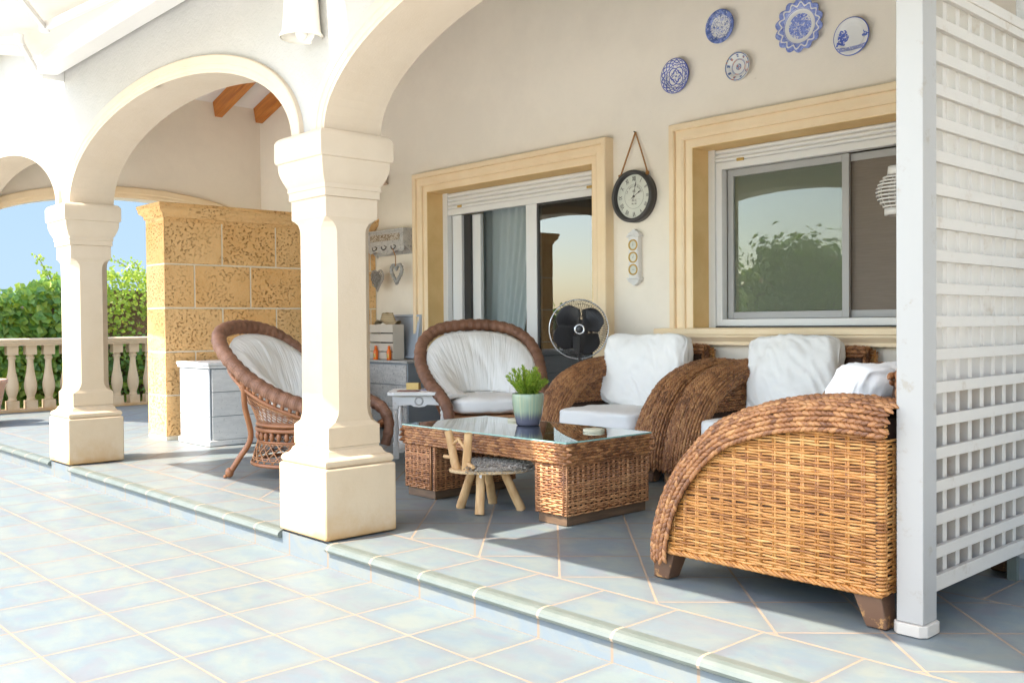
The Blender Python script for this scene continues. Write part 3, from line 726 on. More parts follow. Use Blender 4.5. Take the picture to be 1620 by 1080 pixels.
# sprig
rr=random.Random(5)
for base_,tips,lab in (((-13.5,4.22,1.25),((4.02,1.9),(4.14,1.72)),'loose vine sprig rising above the hedge left of the smaller column'),((-13.5,5.35,1.55),((5.02,1.88),(5.3,1.86)),'light vine sprig above the hedge between the smaller column and the stone wall')):
    m=MB(); m2=MB()
    for (y,z) in tips:
        p0=Vector(base_); p1=Vector((-13.45,y-.02,z+.04)); mid=(p0+p1)/2+Vector((0,.08,.12)); pts=[]
        for k in range(9):
            t=k/8; pts.append(p0*(1-t)**2+mid*2*t*(1-t)+p1*t*t)
        m.tube([tuple(q) for q in pts],.005,4)
        for q in pts[2:]:
            for s_ in range(7): leaf(m2,q+Vector((rr.gauss(0,.03),rr.gauss(0,.05),rr.gauss(0,.035))),Vector((1,rr.gauss(0,.5),rr.gauss(.3,.5))),rr.uniform(.03,.05),rr)
    sp=thing('vine_sprig',base_,lab,'vine'); m.build('stem',M['bark'],sp); m2.build('leaves',M['ivy_light'],sp)
# palm far off
pm=thing('palm_tree',(-40,9.9,-.36),'distant palm crown showing over the hedge at far left','palm')
m=MB(); m.tube([(-40,9.9,-.36),(-40,9.9,2.3)],[.18,.13],8); m.build('trunk',M['bark'],pm)
m=MB()
for i in range(46):
    a=rr.uniform(0,2*PI); e=rr.uniform(-.3,1.3); d=Vector((math.cos(a)*math.cos(e),math.sin(a)*math.cos(e),math.sin(e))); c=Vector((-40,9.9,2.2)); p=c
    for k in range(14):
        t=k/14; p=c+d*(.75*t)+Vector((0,0,-.35*t*t))
        for s_ in (-1,1):
            w=d.cross(Vector((0,0,1))).normalized()*s_*.16+Vector((0,0,-.05))
            m.add([tuple(p),tuple(p+d*.03),tuple(p+w)],[(0,1,2)])
m.build('fronds',M['ivy'],pm)
# garden on the patio side (seen in the door and window glass)
def bush(name,label,c,s,n,seed):
    rr=random.Random(seed); t=thing(name,c,label,'bush'); m=MB()
    for i in range(n):
        v=Vector((rr.gauss(0,1),rr.gauss(0,1),rr.gauss(0,1))).normalized()*(rr.random()**.4); k=1+.25*mn.noise(v*2+Vector(c))
        leaf(m,(c[0]+v.x*s[0]*k,c[1]+v.y*s[1]*k,c[2]+s[2]+v.z*s[2]*k),v+Vector((0,0,.3)),rr.uniform(.10,.2),rr)
    m.build('foliage',M['ivy_light'],t); mm=MB(); mm.tube([(c[0],c[1],c[2]),(c[0],c[1],c[2]+s[2])],.06,6); mm.build('trunk',M['bark'],t)
for i,(x,y,h,l) in enumerate([(-14,-7.5,1.2,'green garden bush at the far left corner of the patio side'),(-10.5,-9.8,1.3,'green garden bush beyond the patio near the white wall'),(-6.5,-10.4,1.1,'low green bush across the patio from the door'),(2.5,-10.2,1.3,'round green bush across the patio, rightmost')]):
    bush('garden_bush',l,(x,y,-.36),(1.3,1.0,h),2600,i)
def gtree(x,y,h,w,label,seed):
    rr=random.Random(seed); t=thing('garden_tree',(x,y,-.36),label,'tree','garden trees across the patio'); m=MB(); m.tube([(x,y,-.36),(x+.05,y,h*.45),(x,y+.1,h*.8)],[.12,.09,.04],8)
    for k in range(7):
        a=rr.uniform(0,2*PI); m.tube([(x,y,h*.4),(x+w*.6*math.cos(a),y+w*.6*math.sin(a),h*rr.uniform(.65,.9))],[.05,.02],5)
    m.build('trunk',M['bark'],t); m=MB()
    bl_=[(rr.uniform(-.75,.75)*w,rr.uniform(-.5,.5)*w,h*rr.uniform(.40,.95),w*rr.uniform(.28,.55)) for _ in range(10)]
    for i in range(3200):
        bx_,by_,bz_,br_=bl_[i%10]; v=Vector((rr.gauss(0,1),rr.gauss(0,1),rr.gauss(0,.8)))
        leaf(m,(x+bx_+v.x*br_*.55,y+by_+v.y*br_*.55,bz_+v.z*br_*.55),v+Vector((0,0,.4)),rr.uniform(.10,.24),rr)
    m.build('crown',M['ivy'],t)
gtree(-10.2,-12.6,2.6,1.3,'green garden tree opposite the wide window, right one',1); gtree(-14.2,-12.0,3.0,1.6,'broad green garden tree opposite the wide window, middle one',2); gtree(-17.8,-12.3,2.8,1.4,'green garden tree opposite the window, left one',3)
nb=thing('neighbour_house',(-19,-19,-.36),'white neighbour house with terracotta roof beyond the garden','house')
m=MB(); m.box(-27,-15,-34,-29,-.36,2.6); m.build('wall',M['whiteout'],nb)
m=MB(); m.prism([(-34.5,2.5),(-28.5,2.5),(-31.5,4.2)],'x',-27.5,-14.5); m.build('roof',M['roof_tile'],nb)
hw2=thing('garden_hedge',(-4,-12.6,-.36),'tall green garden hedge on the open side behind the patio wall','hedge'); m=MB(); rr=random.Random(77)
for i in range(9000):
    x=rr.uniform(-22,6); z=rr.uniform(-.2,2.5+.35*mn.noise((x*.8,0,2))); leaf(m,(x,-12.5+rr.uniform(-.35,.15),z),Vector((rr.gauss(0,.5),1,rr.gauss(.4,.5))),rr.uniform(.16,.3),rr)
m.build('leaves',M['ivy_light'],hw2); m=MB(); m.box(-22,6,-13.2,-12.75,-.36,2.1); m.build('hedge_body',M['bark'],hw2)
gw=MB(); gw.box(-20,16,-12.2,-12,-.36,.7); tag(gw.build('garden_wall',M['whiteout']),'plain white garden wall on the open side of the patio','wall')
# ------------------------------------------------------------------ awnings
def awning(x0,x1,label):
    a=thing('awning',((x0+x1)/2,2.3,2.85),label,'awning','retractable awnings on the arcade wall')
    m=MB(); m.prism([(2.375,2.835),(2.23,2.822),(2.222,2.84),(2.205,2.93),(2.25,2.975),(2.375,2.98)],'x',x0-.10,x1+.10); m.build('cassette',M['awnpaint'],a,bevel=.006)
    for x in (x0-.12,x1+.12):
        mm=MB(); mm.lathe([(0,-.012),(.045,-.010),(.05,0),(.045,.010),(0,.012)],20,(x,2.27,2.86),ax='x'); mm.box(x-.012,x+.012,2.27,2.424,2.80,2.90); mm.build('wall_bracket',M['awnpaint'],a,bevel=.003)
    vs=[];fs=[];NX,NY=30,24
    for j in range(NY+1):
        t=j/NY; y=2.24-(2.24-.98)*t
        for i in range(NX+1):
            u=i/NX; x=x0+(x1-x0)*u; z=2.925-.135*t+ -.018*math.sin(PI*t)*(1+.5*math.sin(u*9))+.006*math.sin(u*31+t*4)
            vs.append((x,y,z))
    n=NX+1
    for j in range(NY):
        for i in range(NX): o=j*n+i; fs.append((o,o+1,o+n+1,o+n))
    MB().add(vs,fs).build('canvas',M['canvas'],a,smooth=True)
    m=MB(); m.box(x0-.06,x1+.06,.94,1.0,2.70,2.80); m.build('front_bar',M['awnpaint'],a,bevel=.01)
    for (sx,ex,fx,ey) in ((x0-.02,x0+.80,x0+.10,1.86),(x1-.02,x1-2.20,x1-.60,1.90)):
        m=MB(); p0=Vector((sx,2.2,2.835)); p1=Vector((ex,ey,2.80)); p2=Vector((fx,1.03,2.765))
        m.tube([tuple(p0),tuple(p1)],.032,4,ph=PI/4,rz=.7); m.build('folding_arm',M['awnpaint'],a,bevel=.004)
        m=MB(); m.tube([tuple(p1+Vector((0,0,-.004))),tuple(p2)],.026,4,ph=PI/4,rz=.7); m.lathe([(0,-.035),(.03,-.03),(.032,.0),(.03,.03),(0,.035)],12,tuple(p1)); m.build('folding_arm',M['alu'],a,bevel=.003)
    return a
awning(-7.32,-3.955,'extended cream awning over the middle arch, its folding arms visible at top left')
awning(-3.80,-.65,'extended cream awning over the near arch')
# wall lamps
def sconce(name,c,s,matl,face,label,grp='conical plaster wall lamps',hk=1.0):
    t=thing(name,c,label,'wall lamp',grp); m=MB()
    pr=[(.098,0.0),(.099,.008),(.088,.018),(.082,.06),(.077,.12),(.070,.18),(.057,.228),(.034,.258),(.0,.270)]
    m.lathe([(r*s,h*s*hk) for r,h in pr],28,c,a0=0,a1=2*PI); m.lathe([(r*s*.93,h*s*.97*hk) for r,h in pr],28,c); m.build('shade',matl,t,smooth=True)
    m=MB(); m.ball((c[0],c[1],c[2]+.03*s),.03*s,.03*s,.04*s); m.build('bulb',M['lampwhite'],t,smooth=True)
sconce('wall_lamp',(-3.955,2.345,2.33),1.02,M['lampwhite'],0,'white conical wall lamp on the stucco above the large column',hk=1.45)
sconce('wall_lamp',(-10.58,6.02,2.37),1.30,M['lamppink'],0,'small conical lamp on the end wall above the stone cornice')
sconce('wall_lamp',(-8.08,5.68,2.42),.75,M['lamppink'],0,'small conical lamp on the house wall half hidden by the column capital')
# ------------------------------------------------------------------ lattice screen
tr=thing('lattice_screen',(-1.37,3.5,0),'white wooden lattice screen with square post beside the nearest wicker armchair','lattice screen')
px0,px1,py0,py1=-1.425,-1.338,2.985,3.085
m=MB(); m.box(px0,px1,py0,py1,.04,2.16); m.build('post',M['whitepaint'],tr,bevel=.004)
m=MB(); c=.02; m.prism([(px0-.012+c,py0-.012),(px1+.012-c,py0-.012),(px1+.012,py0-.012+c),(px1+.012,py1+.012-c),(px1+.012-c,py1+.012),(px0-.012+c,py1+.012),(px0-.012,py1+.012-c),(px0-.012,py0-.012+c)],'z',.002,.040); m.build('post_base',M['whitewood'],tr,bevel=.003)
m=MB(); zs=[.123+.1063*k for k in range(0,20)]; 
for i,z in enumerate(zs):
    if z<1.9: m.box(-1.362,-1.345,3.086,5.72,z-(.0 if i else 0),z+.040) if False else None
k=0; z=.126
while z<2.05:
    h=.050 if k==0 else (.0375)
    m.box(-1.3635,-1.345,3.086,3.90,z,z+h); z+=.1063 if k else .1063; k+=1
m.build('horizontal_slats',M['whitewood'],tr,bevel=.002)
m=MB(); y=3.092
while y<3.89:
    m.box(-1.401,-1.365,y,y+.031,.13,2.066); y+=.1010
m.build('vertical_slats',M['whitewood'],tr,bevel=.002)
m=MB(); m.box(-1.392,-1.338,3.086,3.91,2.068,2.105); m.box(-1.392,-1.3395,3.895,3.928,.13,2.066); m.build('top_rail',M['whitewood'],tr,bevel=.003)
# ================================================================== OBJECTS
# ---- woven wicker armchair (local: front -Y, width X, origin on the floor)
def interp(P,t):
    L=[0]
    for a,b in zip(P[:-1],P[1:]): L.append(L[-1]+math.dist(a,b))
    s=t*L[-1]
    for i in range(len(P)-1):
        if s<=L[i+1] or i==len(P)-2:
            k=(s-L[i])/(L[i+1]-L[i]); return tuple(P[i][j]+(P[i+1][j]-P[i][j])*k for j in range(len(P[i])))
def smooth_pts(P,n):
    # catmull-rom resample
    Q=[P[0]]+list(P)+[P[-1]]; out=[]
    for i in range(1,len(Q)-2):
        for k in range(n):
            t=k/n; out.append(tuple(.5*((2*Q[i][j])+(-Q[i-1][j]+Q[i+1][j])*t+(2*Q[i-1][j]-5*Q[i][j]+4*Q[i+1][j]-Q[i+2][j])*t*t+(-Q[i-1][j]+3*Q[i][j]-3*Q[i+1][j]+Q[i+2][j])*t**3) for j in range(len(P[0]))))
    out.append(P[-1]); return out
def rope_rows(m,surf,rows,lenfn,rnd,pitch=.030,w=.0108,h=.0105,tilt=.34):
    """surf(a,s)->(point,tangent,normal) a in 0..1 across, s in 0..1 along; stitches in alternating lean"""
    for r in range(rows):
        a=(r+.5)/rows; L=lenfn; n=int(L/pitch)
        for k in range(-1,n+1):
            s=(k+.5+(.5 if r%2 else 0))/n
            if s>1 or s<0: continue
            p,t,nn=surf(a,s); b=t.cross(nn); tt=(t+b*(tilt if r%2 else -tilt)+b*rnd.gauss(0,.06)).normalized()
            m.stitch(p+nn*(rnd.gauss(0,.0012)),tt,nn,pitch*.86,w*rnd.uniform(.9,1.12),h*rnd.uniform(.85,1.15))
def weave(m,P,du,dv,U_,V_,nrm,row,stk,r,inside,rnd,amp=.0035):
    """horizontal strands over vertical stake pairs on plane P+du*u+dv*v"""
    ns=int(U_/stk); 
    for j in range(int(V_/row)):
        v=(j+.5)*row; pts=[]; 
        rr=r*rnd.uniform(.85,1.15); dz=rnd.gauss(0,row*.10); ph=rnd.uniform(-.1,.1)
        def flush(pts):
            if len(pts)>2: m.tube(pts,rr,5)
        for i in range(ns*3+1):
            u=i*stk/3
            if not inside(u,v): flush(pts); pts=[]; continue
            o=amp*math.cos(PI*(i/3+j))+rnd.gauss(0,.0006)
            p=P+du*u+dv*(v+dz+row*.12*math.sin(i*1.1+j))+nrm*(o+.004); pts.append(tuple(p))
        flush(pts)
    for i in range(ns+1):
        u=i*stk
        for d in (-.0042,.0042):
            vs=[v*.02 for v in range(int(V_/.02)+1) if inside(u+d,v*.02)]
            if len(vs)>1: m.tube([tuple(P+du*(u+d)+dv*vs[0]+nrm*.0035),tuple(P+du*(u+d)+dv*vs[-1]+nrm*.0035)],r*.95,5)
ROLL=[(0,.085),(.008,.19),(.065,.35),(.165,.495),(.31,.622),(.48,.693),(.66,.733),(.85,.745),(1.022,.734)]
ROLL=smooth_pts([(.04+.96*u,z) for u,z in ROLL],4)
PAN=[(.098,.12),(.13,.24),(.205,.38),(.30,.49),(.44,.57),(.62,.622),(.80,.635),(1.02,.627)]
def zpan(u):
    for a,b in zip(PAN[:-1],PAN[1:]):
        if a[0]<=u<=b[0]: return a[1]+(b[1]-a[1])*(u-a[0])/(b[0]-a[0])
    return -1
V3=Vector
def armchair(name,loc,rz,label,grp,seed):
    rnd=random.Random(seed)
    t=thing(name,loc,label,'armchair',grp,rz,False)
    for sx in (1,-1):
        xi,xo=.352,.592; xc=(xi+xo)/2
        # solid arm body
        m=MB(); poly=[(u-.5,z-.02) for u,z in ROLL]; core=[(.115-.5,.115)]+[((u+.04)-.5,z-.06) for u,z in ROLL[8:] if u<.95]+[(.49,.66),(.505,.115)]
        m.prism(core if sx>0 else core,'x',sx*(xi+.028),sx*(xo-.030)); arm=m.build('arm',M['rope_under'],t)
        # outer wicker side panel
        m=MB(); P=V3((sx*(xo-.030),-.5,.12)); weave(m,P,V3((0,1,0)),V3((0,0,1)),.1005*10,.54,V3((sx,0,0)),.0100,.0550,.0048,lambda u,v:zpan(u)+(.075 if u>.86 else 0)>v+.100,rnd)
        # bottom braid
        for k in range(3): m.tube([(sx*(xo-.018+.006*math.sin(i*1.3+k*2.1)),-.5+.10+.905*i/60,.122+.007*math.cos(i*1.3+k*2.1)) for i in range(61)],.006,5)
        PS=smooth_pts(PAN,6)
        for k in range(3): m.tube([(sx*(xo-.020+.005*math.sin(i*1.3+k*2.1)),interp(PS,i/110)[0]-.5,interp(PS,i/110)[1]+.016+.007*math.cos(i*1.3+k*2.1)) for i in range(111)],.0062,5)
        for k in range(49): m.stitch((sx*(xo-.020),.500,.13+.0116*k),(-sx*.8,1,.1),(sx,.9,0),.018,.0056,.012)
        pan=m.build('side_panel',M['wicker'],arm,smooth=True)
        # rope roll over the arm
        m=MB(); hw=(xo-xi)/2; hd=.088
        def cs(a): return CSF(a)
        def cs0(a):   # cross-section across width: starts at outer lower edge, over, to inner lower
            th_=PI*(a*1.12-.06); cx,sy=math.cos(th_),math.sin(th_); e=.72
            x=hw*math.copysign(abs(cx)**e,cx); y=hd*math.copysign(abs(sy)**.85,sy)
            nx=math.copysign(abs(cx)**1.5,cx)/hw; ny=math.copysign(abs(sy)**1.1,sy)/hd; l=math.hypot(nx,ny); return x,y,nx/l,ny/l
        C_=[cs0(i/200) for i in range(201)]; L_=[0]
        for p_,q_ in zip(C_[:-1],C_[1:]): L_.append(L_[-1]+math.hypot(p_[0]-q_[0],p_[1]-q_[1]))
        def CSF(a):
            t_=a*L_[-1]; i=0
            while i<199 and L_[i+1]<t_: i+=1
            return C_[i+1] if t_-L_[i]>(L_[i+1]-L_[i])/2 else C_[i]
        def surf(a,s):
            u,z=interp(ROLL,s); u2,z2=interp(ROLL,min(1,s+.01)); u1,z1=interp(ROLL,max(0,s-.01))
            tg=V3((0,u2-u1,z2-z1)).normalized(); nr=V3((0,-tg.z,tg.y))   # outward (up/front)
            x,y,nx,ny=cs(a); base=V3((sx*xc,u-.5,z))-nr*.090
            return base+V3((sx*x,0,0))+nr*y, tg, (V3((sx,0,0))*nx+nr*ny).normalized()
        rope_rows(m,surf,22,1.36,rnd,pitch=.0235,w=.0086,h=.0085,tilt=.30)
        # inner woven face
        m.build('woven_roll',M['rope'],arm,smooth=True)
        m=MB()
        vs=[];fs=[];A_=14;S_=30
        for i in range(S_+1):
            for j in range(A_+1):
                p,tg,nn=surf(j/A_,i/S_); vs.append(tuple(p-nn*.004))
        for i in range(S_):
            for j in range(A_): o=i*(A_+1)+j; fs.append((o,o+1,o+A_+2,o+A_+1))
        m.add(vs,fs)
        m.build('roll_backing',M['rope_under'],arm,smooth=True)
        m=MB()
        for r in range(15):
            z=.44+r*.0165
            for k in range(26):
                y=-.38+k*.033+(.0165 if r%2 else 0); 
                if zpan(y+.5)<z-.02: continue
                m.stitch((sx*(xi+.026),y,z),(0,1,.3 if r%2 else -.3),(-sx,0,0),.020,.0085,.010)
        m.build('inner_weave',M['rope'],arm,smooth=True)
    # seat base
    m=MB(); m.box(-.40,.40,-.385,.505,.125,.285); m.build('seat_base',M['rope_under'],t)
    m=MB()
    def sf(a,s): return V3((-.345+.69*s,-.388,.128+.155*a)),V3((1,0,0)),V3((0,-1,0))
    rope_rows(m,sf,8,.69,rnd,pitch=.034,w=.0105,h=.009,tilt=.12); m.build('front_weave',M['rope'],t,smooth=True)
    # back
    m=MB(); bx=.30
    m.add([(-bx,.31,.28),(bx,.31,.28),(bx,.50,.12),(-bx,.50,.12),(-bx,.415,.805),(bx,.415,.805),(bx,.502,.805),(-bx,.502,.805)],[(0,3,2,1),(4,5,6,7),(0,1,5,4),(1,2,6,5),(2,3,7,6),(3,0,4,7)])
    bk=m.build('backrest',M['rope_under'],t)
    m=MB()
    def bs(a,s):
        an=PI*(a*1.3-.15); return V3((-bx-.01+(2*bx+.02)*s,.459-.052*math.cos(an),.792+.042*math.sin(an))),V3((1,0,0)),V3((0,-math.cos(an),math.sin(an))).normalized()
    rope_rows(m,bs,7,.72,rnd)
    for sx in (-1,1):
        def es(a,s): return V3((sx*(bx+.004),.415+.085*a,.57+.25*s)),V3((0,0,1)),V3((sx,0,0))
        rope_rows(m,es,3,.25,rnd)
    m.build('back_weave',M['rope'],bk,smooth=True)
    m=MB(); weave(m,V3((-.585,.506,.12)),V3((1,0,0)),V3((0,0,1)),1.18,.70,V3((0,1,0)),.0125,.0575,.0046,lambda u,v:(v<.50 or .235<u<.945),rnd)
    m.build('back_panel',M['wicker'],bk,smooth=True)
    m=MB(); m.box(-.572,.572,.48,.502,.12,.60); m.build('back_board',M['rope_under'],bk)
    for sx in (-1,1):
        for sy,yy in ((-1,-.38),(1,.44)):
            m=MB(); x=sx*.515; a,b=.052,.036
            v=[(x-a,yy-a,.13),(x+a,yy-a,.13),(x+a,yy+a,.13),(x-a,yy+a,.13)]; dy=sy*.03
            w_=[(x-b,yy-b+dy,.003),(x+b,yy-b+dy,.003),(x+b,yy+b+dy,.003),(x-b,yy+b+dy,.003)]
            m.add(w_+v,[(0,3,2,1),(4,5,6,7),(0,1,5,4),(1,2,6,5),(2,3,7,6),(3,0,4,7)]); m.build('foot',M['footwood'],t,bevel=.006)
    return t
GA='woven armchairs with white cushions'
CA=armchair('wicker_armchair',(-4.38,5.17,0),0,'brown woven armchair with white cushions between the fan and the second armchair by the wall',GA,1)
dup(CA,(-3.18,5.17,0),0,'brown woven armchair with white cushions under the wide window sill',GA)
dup(CA,(-1.955,3.52,0),-PI/2,'golden brown woven armchair nearest the camera, its wicker side beside the lattice post',GA)
# ---- cushions
def cushion(name,w,d,h,mat_,loc,rot,label,seed,grp,wr=.012,puff=.35,nx=46,pw=5.0,sag=0,cat='cushion',mod=None,pillow=True):
    vs=[];fs=[];idx={}
    def P(a,b,c):
        # a,b,c in -1..1 on cube -> superellipsoid-like pillow
        x,y,z=a,b,c
        ex=pw
        k=(abs(x)**ex+abs(y)**ex+abs(z)**ex)**(1/ex); x/=k;y/=k;z/=k
        e=(1-abs(x)**2.2)*(1-abs(y)**2.2)
        z*= (1-puff)+puff*max(0,e)**.45*1.25
        v=Vector((x*w/2,y*d/2,z*h/2))
        nv=Vector((x*w,y*d,z*h*3))*3.2+Vector((seed*3.1,seed*1.7,0))
        n1=mn.noise(nv); n2=1-abs(mn.noise(Vector((nv.x*1.2+nv.y*.8,nv.y*.6,nv.z))*1.7)); n3=mn.noise(nv*4)
        dd=v.normalized()
        v+=Vector((dd.x*.4,dd.y*.4,math.copysign(1,z) if abs(z)>.3 else z))*(n1*wr+(n2-.7)*wr*1.1+n3*wr*.15)
        if mod: v=mod(v)
        return v
    N=nx; Mz=max(6,int(N*h/w)+4)
    def face(fn,A,B):
        base=len(vs)
        for i in range(A+1):
            for j in range(B+1): vs.append(tuple(P(*fn(-1+2*i/A,-1+2*j/B))))
        for i in range(A):
            for j in range(B):
                o=base+i*(B+1)+j; fs.append((o,o+B+1,o+B+2,o+1))
    face(lambda a,b:(a,b,1),N,N); face(lambda a,b:(b,a,-1),N,N)
    face(lambda a,b:(1,a,b),N,Mz); face(lambda a,b:(-1,b,a),Mz,N); face(lambda a,b:(b,1,a),Mz,N); face(lambda a,b:(a,-1,b),N,Mz)
    o=MB().add(vs,fs).build(name,mat_,None,smooth=True,loc=loc,rot=rot)
    w_=o.modifiers.new('w','WELD'); w_.merge_threshold=.0008
    return tag(o,label,cat,grp)
GS='seat cushions of the armchairs'; GB='back cushions of the armchairs'
def seatc(x,y,rz,label,s): cushion('seat_cushion',.685,.74,.125,M['cloth'],(x,y,.352),(0,0,rz),label,s,GS,wr=.006,puff=.06,pw=9)
def backc(x,y,z,rx,rz,label,s,w=.66,h=.52,d=.19,ry=0):
    def md(v):
        # v: x width, y height, z thickness ; drooping corners
        k=abs(v.x)/(w/2); v.y+= (.012*(k**4) if v.y>0 else 0); v.x+= .020*(v.y/h)*v.x/w; v.z+= .02*math.sin(v.x*9+s); return v
    o=cushion('back_cushion',w,h,d,M['cloth'],(x,y,z),(0,0,0),label,s,GB,wr=.026,puff=.42,pw=7.5,mod=md)
    o.matrix_world=Matrix.Translation((x,y,z))@Matrix.Rotation(rz,4,'Z')@Matrix.Rotation(ry,4,'Y')@Matrix.Rotation(PI/2+rx,4,'X'); return o
seatc(-4.38,5.13,0,'white seat cushion of the armchair beside the fan',1)
seatc(-3.18,5.13,0,'white seat cushion of the armchair under the wide window',2)
seatc(-1.995,3.52,-PI/2,'white seat cushion of the armchair beside the lattice, mostly hidden by its arm',3)
backc(-4.42,5.40,.655,-.22,-.02,'white puffy back cushion in the armchair beside the fan',11,w=.72,h=.52)
backc(-3.25,5.40,.645,-.24,.05,'tall white back cushion in the armchair under the wide window',14,w=.60,h=.53)
backc(-1.74,3.56,.63,-.30,-PI/2,'slumped white back cushion in the nearest armchair, just left of the lattice post',17,w=.66,h=.43)
# ---- coffee table
tb=thing('coffee_table',(-3.92,3.72,0),'low woven coffee table with glass top and two block legs','coffee table')
rnd=random.Random(12); tx0,tx1,ty0,ty1=-4.60,-3.268,3.375,4.02; tz=.418
m=MB(); m.box(tx0+.012,tx1-.012,ty0+.012,ty1-.012,.315,.408); ap=m.build('apron',M['rope_under'],tb)
m=MB()
for (P,D,N_,L) in ((V3((tx0,ty0,0)),V3((1,0,0)),V3((0,-1,0)),tx1-tx0),(V3((tx1,ty0,0)),V3((0,1,0)),V3((1,0,0)),ty1-ty0),(V3((tx1,ty1,0)),V3((-1,0,0)),V3((0,1,0)),tx1-tx0),(V3((tx0,ty1,0)),V3((0,-1,0)),V3((-1,0,0)),ty1-ty0)):
    def sf(a,s): return P+D*(L*s)+V3((0,0,.306+.104*a))-N_*.008,D,N_
    rope_rows(m,sf,7,L,rnd,pitch=.040,w=.0095,h=.0105,tilt=.10)
m.build('apron_weave',M['rope'],ap,smooth=True)
m=MB(); m.box(tx0+.02,tx1-.02,ty0+.02,ty1-.02,.404,.410); m.build('top_board',M['tabletop'] if 'tabletop' in M else M['greywash'],tb)
m=MB(); m.box(tx0-.004,tx1+.004,ty0-.004,ty1+.004,.4115,.4185); m.build('glass_top',M['tableglass'],tb)
m=MB()
for a in ((tx0-.005,tx1+.005,ty0-.005,ty0-.0035),(tx0-.005,tx1+.005,ty1+.0035,ty1+.005),(tx1+.0035,tx1+.005,ty0-.0035,ty1+.0035),(tx0-.005,tx0-.0035,ty0-.0035,ty1+.0035)): m.box(*a,.4115,.4188)
m.build('glass_edge',M['glassedge'],tb)
for lx0,lx1 in ((tx0+.006,tx0+.285),(tx1-.228,tx1-.006)):
    ly0,ly1=ty0+.008,ty1-.008
    m=MB(); m.box(lx0+.008,lx1-.008,ly0+.008,ly1-.008,.05,.31); lg=m.build('leg',M['rope_under'],tb)
    m=MB(); T1=lambda u,v:True; V_=.262
    weave(m,V3((lx0+.008,ly0+.006,.052)),V3((1,0,0)),V3((0,0,1)),lx1-lx0-.016,V_,V3((0,-1,0)),.0118,.038,.0048,T1,rnd,.004)
    weave(m,V3((lx1-.006,ly0+.008,.052)),V3((0,1,0)),V3((0,0,1)),ly1-ly0-.016,V_,V3((1,0,0)),.0118,.038,.0048,T1,rnd,.004)
    weave(m,V3((lx1-.008,ly1-.006,.052)),V3((-1,0,0)),V3((0,0,1)),lx1-lx0-.016,V_,V3((0,1,0)),.0118,.038,.0048,T1,rnd,.004)
    weave(m,V3((lx0+.006,ly1-.008,.052)),V3((0,-1,0)),V3((0,0,1)),ly1-ly0-.016,V_,V3((-1,0,0)),.0118,.038,.0048,T1,rnd,.004)
    for (cx_,cy_) in ((lx0+.007,ly0+.007),(lx1-.007,ly0+.007),(lx1-.007,ly1-.007),(lx0+.007,ly1-.007)):
        for j in range(22): m.stitch((cx_,cy_,.058+.0118*j),(1,(1 if (cx_<lx0+.1)==(cy_>ly0+.1) else -1),0.15),((-1 if cx_<lx0+.1 else 1),(-1 if cy_<ly0+.1 else 1),0),.012,.0055,.007)
    m.build('leg_weave',M['wicker_dark'],lg,smooth=True)
    m=MB(); m.box(lx0+.012,lx1-.012,ly0+.012,ly1-.012,.002,.052); m.build('plinth',M['tablewood'],lg,bevel=.003)
# ---- pot plant, coasters on the table
pt_=thing('potted_plant',(-3.99,3.81,.4195),'small bright green succulent in a green glazed pot on the glass table','potted plant')
pt_['_abs']=0
def local(root): 
    if '_abs' in root: del root['_abs']
local(pt_)
m=MB(); m.lathe([(0,.0),(.060,.0),(.067,.004),(.070,.02),(.080,.06),(.088,.11),(.0915,.15),(.0915,.178),(.089,.183),(.085,.181),(.084,.165),(.0,.160)],40); m.build('pot',M['pot'],pt_,smooth=True)
m=MB(); m.lathe([(0,.166),(.083,.163)],24); m.build('soil',M['soil'],pt_)
m=MB(); rr=random.Random(4)
for i in range(85):
    a=rr.uniform(0,2*PI); r0=rr.uniform(0,.05); tl=rr.uniform(.05,.95); L=rr.uniform(.12,.19)*(1-.2*tl)
    p=V3((r0*math.cos(a),r0*math.sin(a),.165)); d=V3((math.cos(a)*tl,math.sin(a)*tl,1)).normalized(); n=9
    for k in range(n):
        q=p+d*(L*k/n)+V3((0,0,-.02*tl*(k/n)**2)); 
        for s_ in range(3):
            b=2*PI*(s_/3)+k*1.1; o=d.orthogonal().normalized(); o2=d.cross(o); w=(o*math.cos(b)+o2*math.sin(b))
            tip=q+w*.020*(1-.4*k/n)+d*.026; sd_=d.cross(w).normalized()*.0042
            md=(q+tip)/2
            m.add([tuple(q),tuple(md+sd_),tuple(tip),tuple(md-sd_)],[(0,1,2,3)])
m.build('leaves',M['fern'],pt_)
def coaster(x,y,label):
    t=thing('coaster',(x,y,.4192),label,'coaster','coasters on the glass table'); local(t)
    for k in range(2):
        m=MB(); m.prism([((.052+.006*abs(math.cos(a*PI/4+.3)))*math.cos(a*2*PI/32),(.052+.006*abs(math.sin(a*PI/8)))*math.sin(a*2*PI/32)) for a in range(32)],'z',.0+.0075*k,.0065+.0075*k); m.build('disc',M['coaster'],t,bevel=.0012)
coaster(-4.22,3.94,'cream scalloped coaster stack left of the green pot')
coaster(-3.50,3.83,'cream scalloped coaster stack right of the green pot')
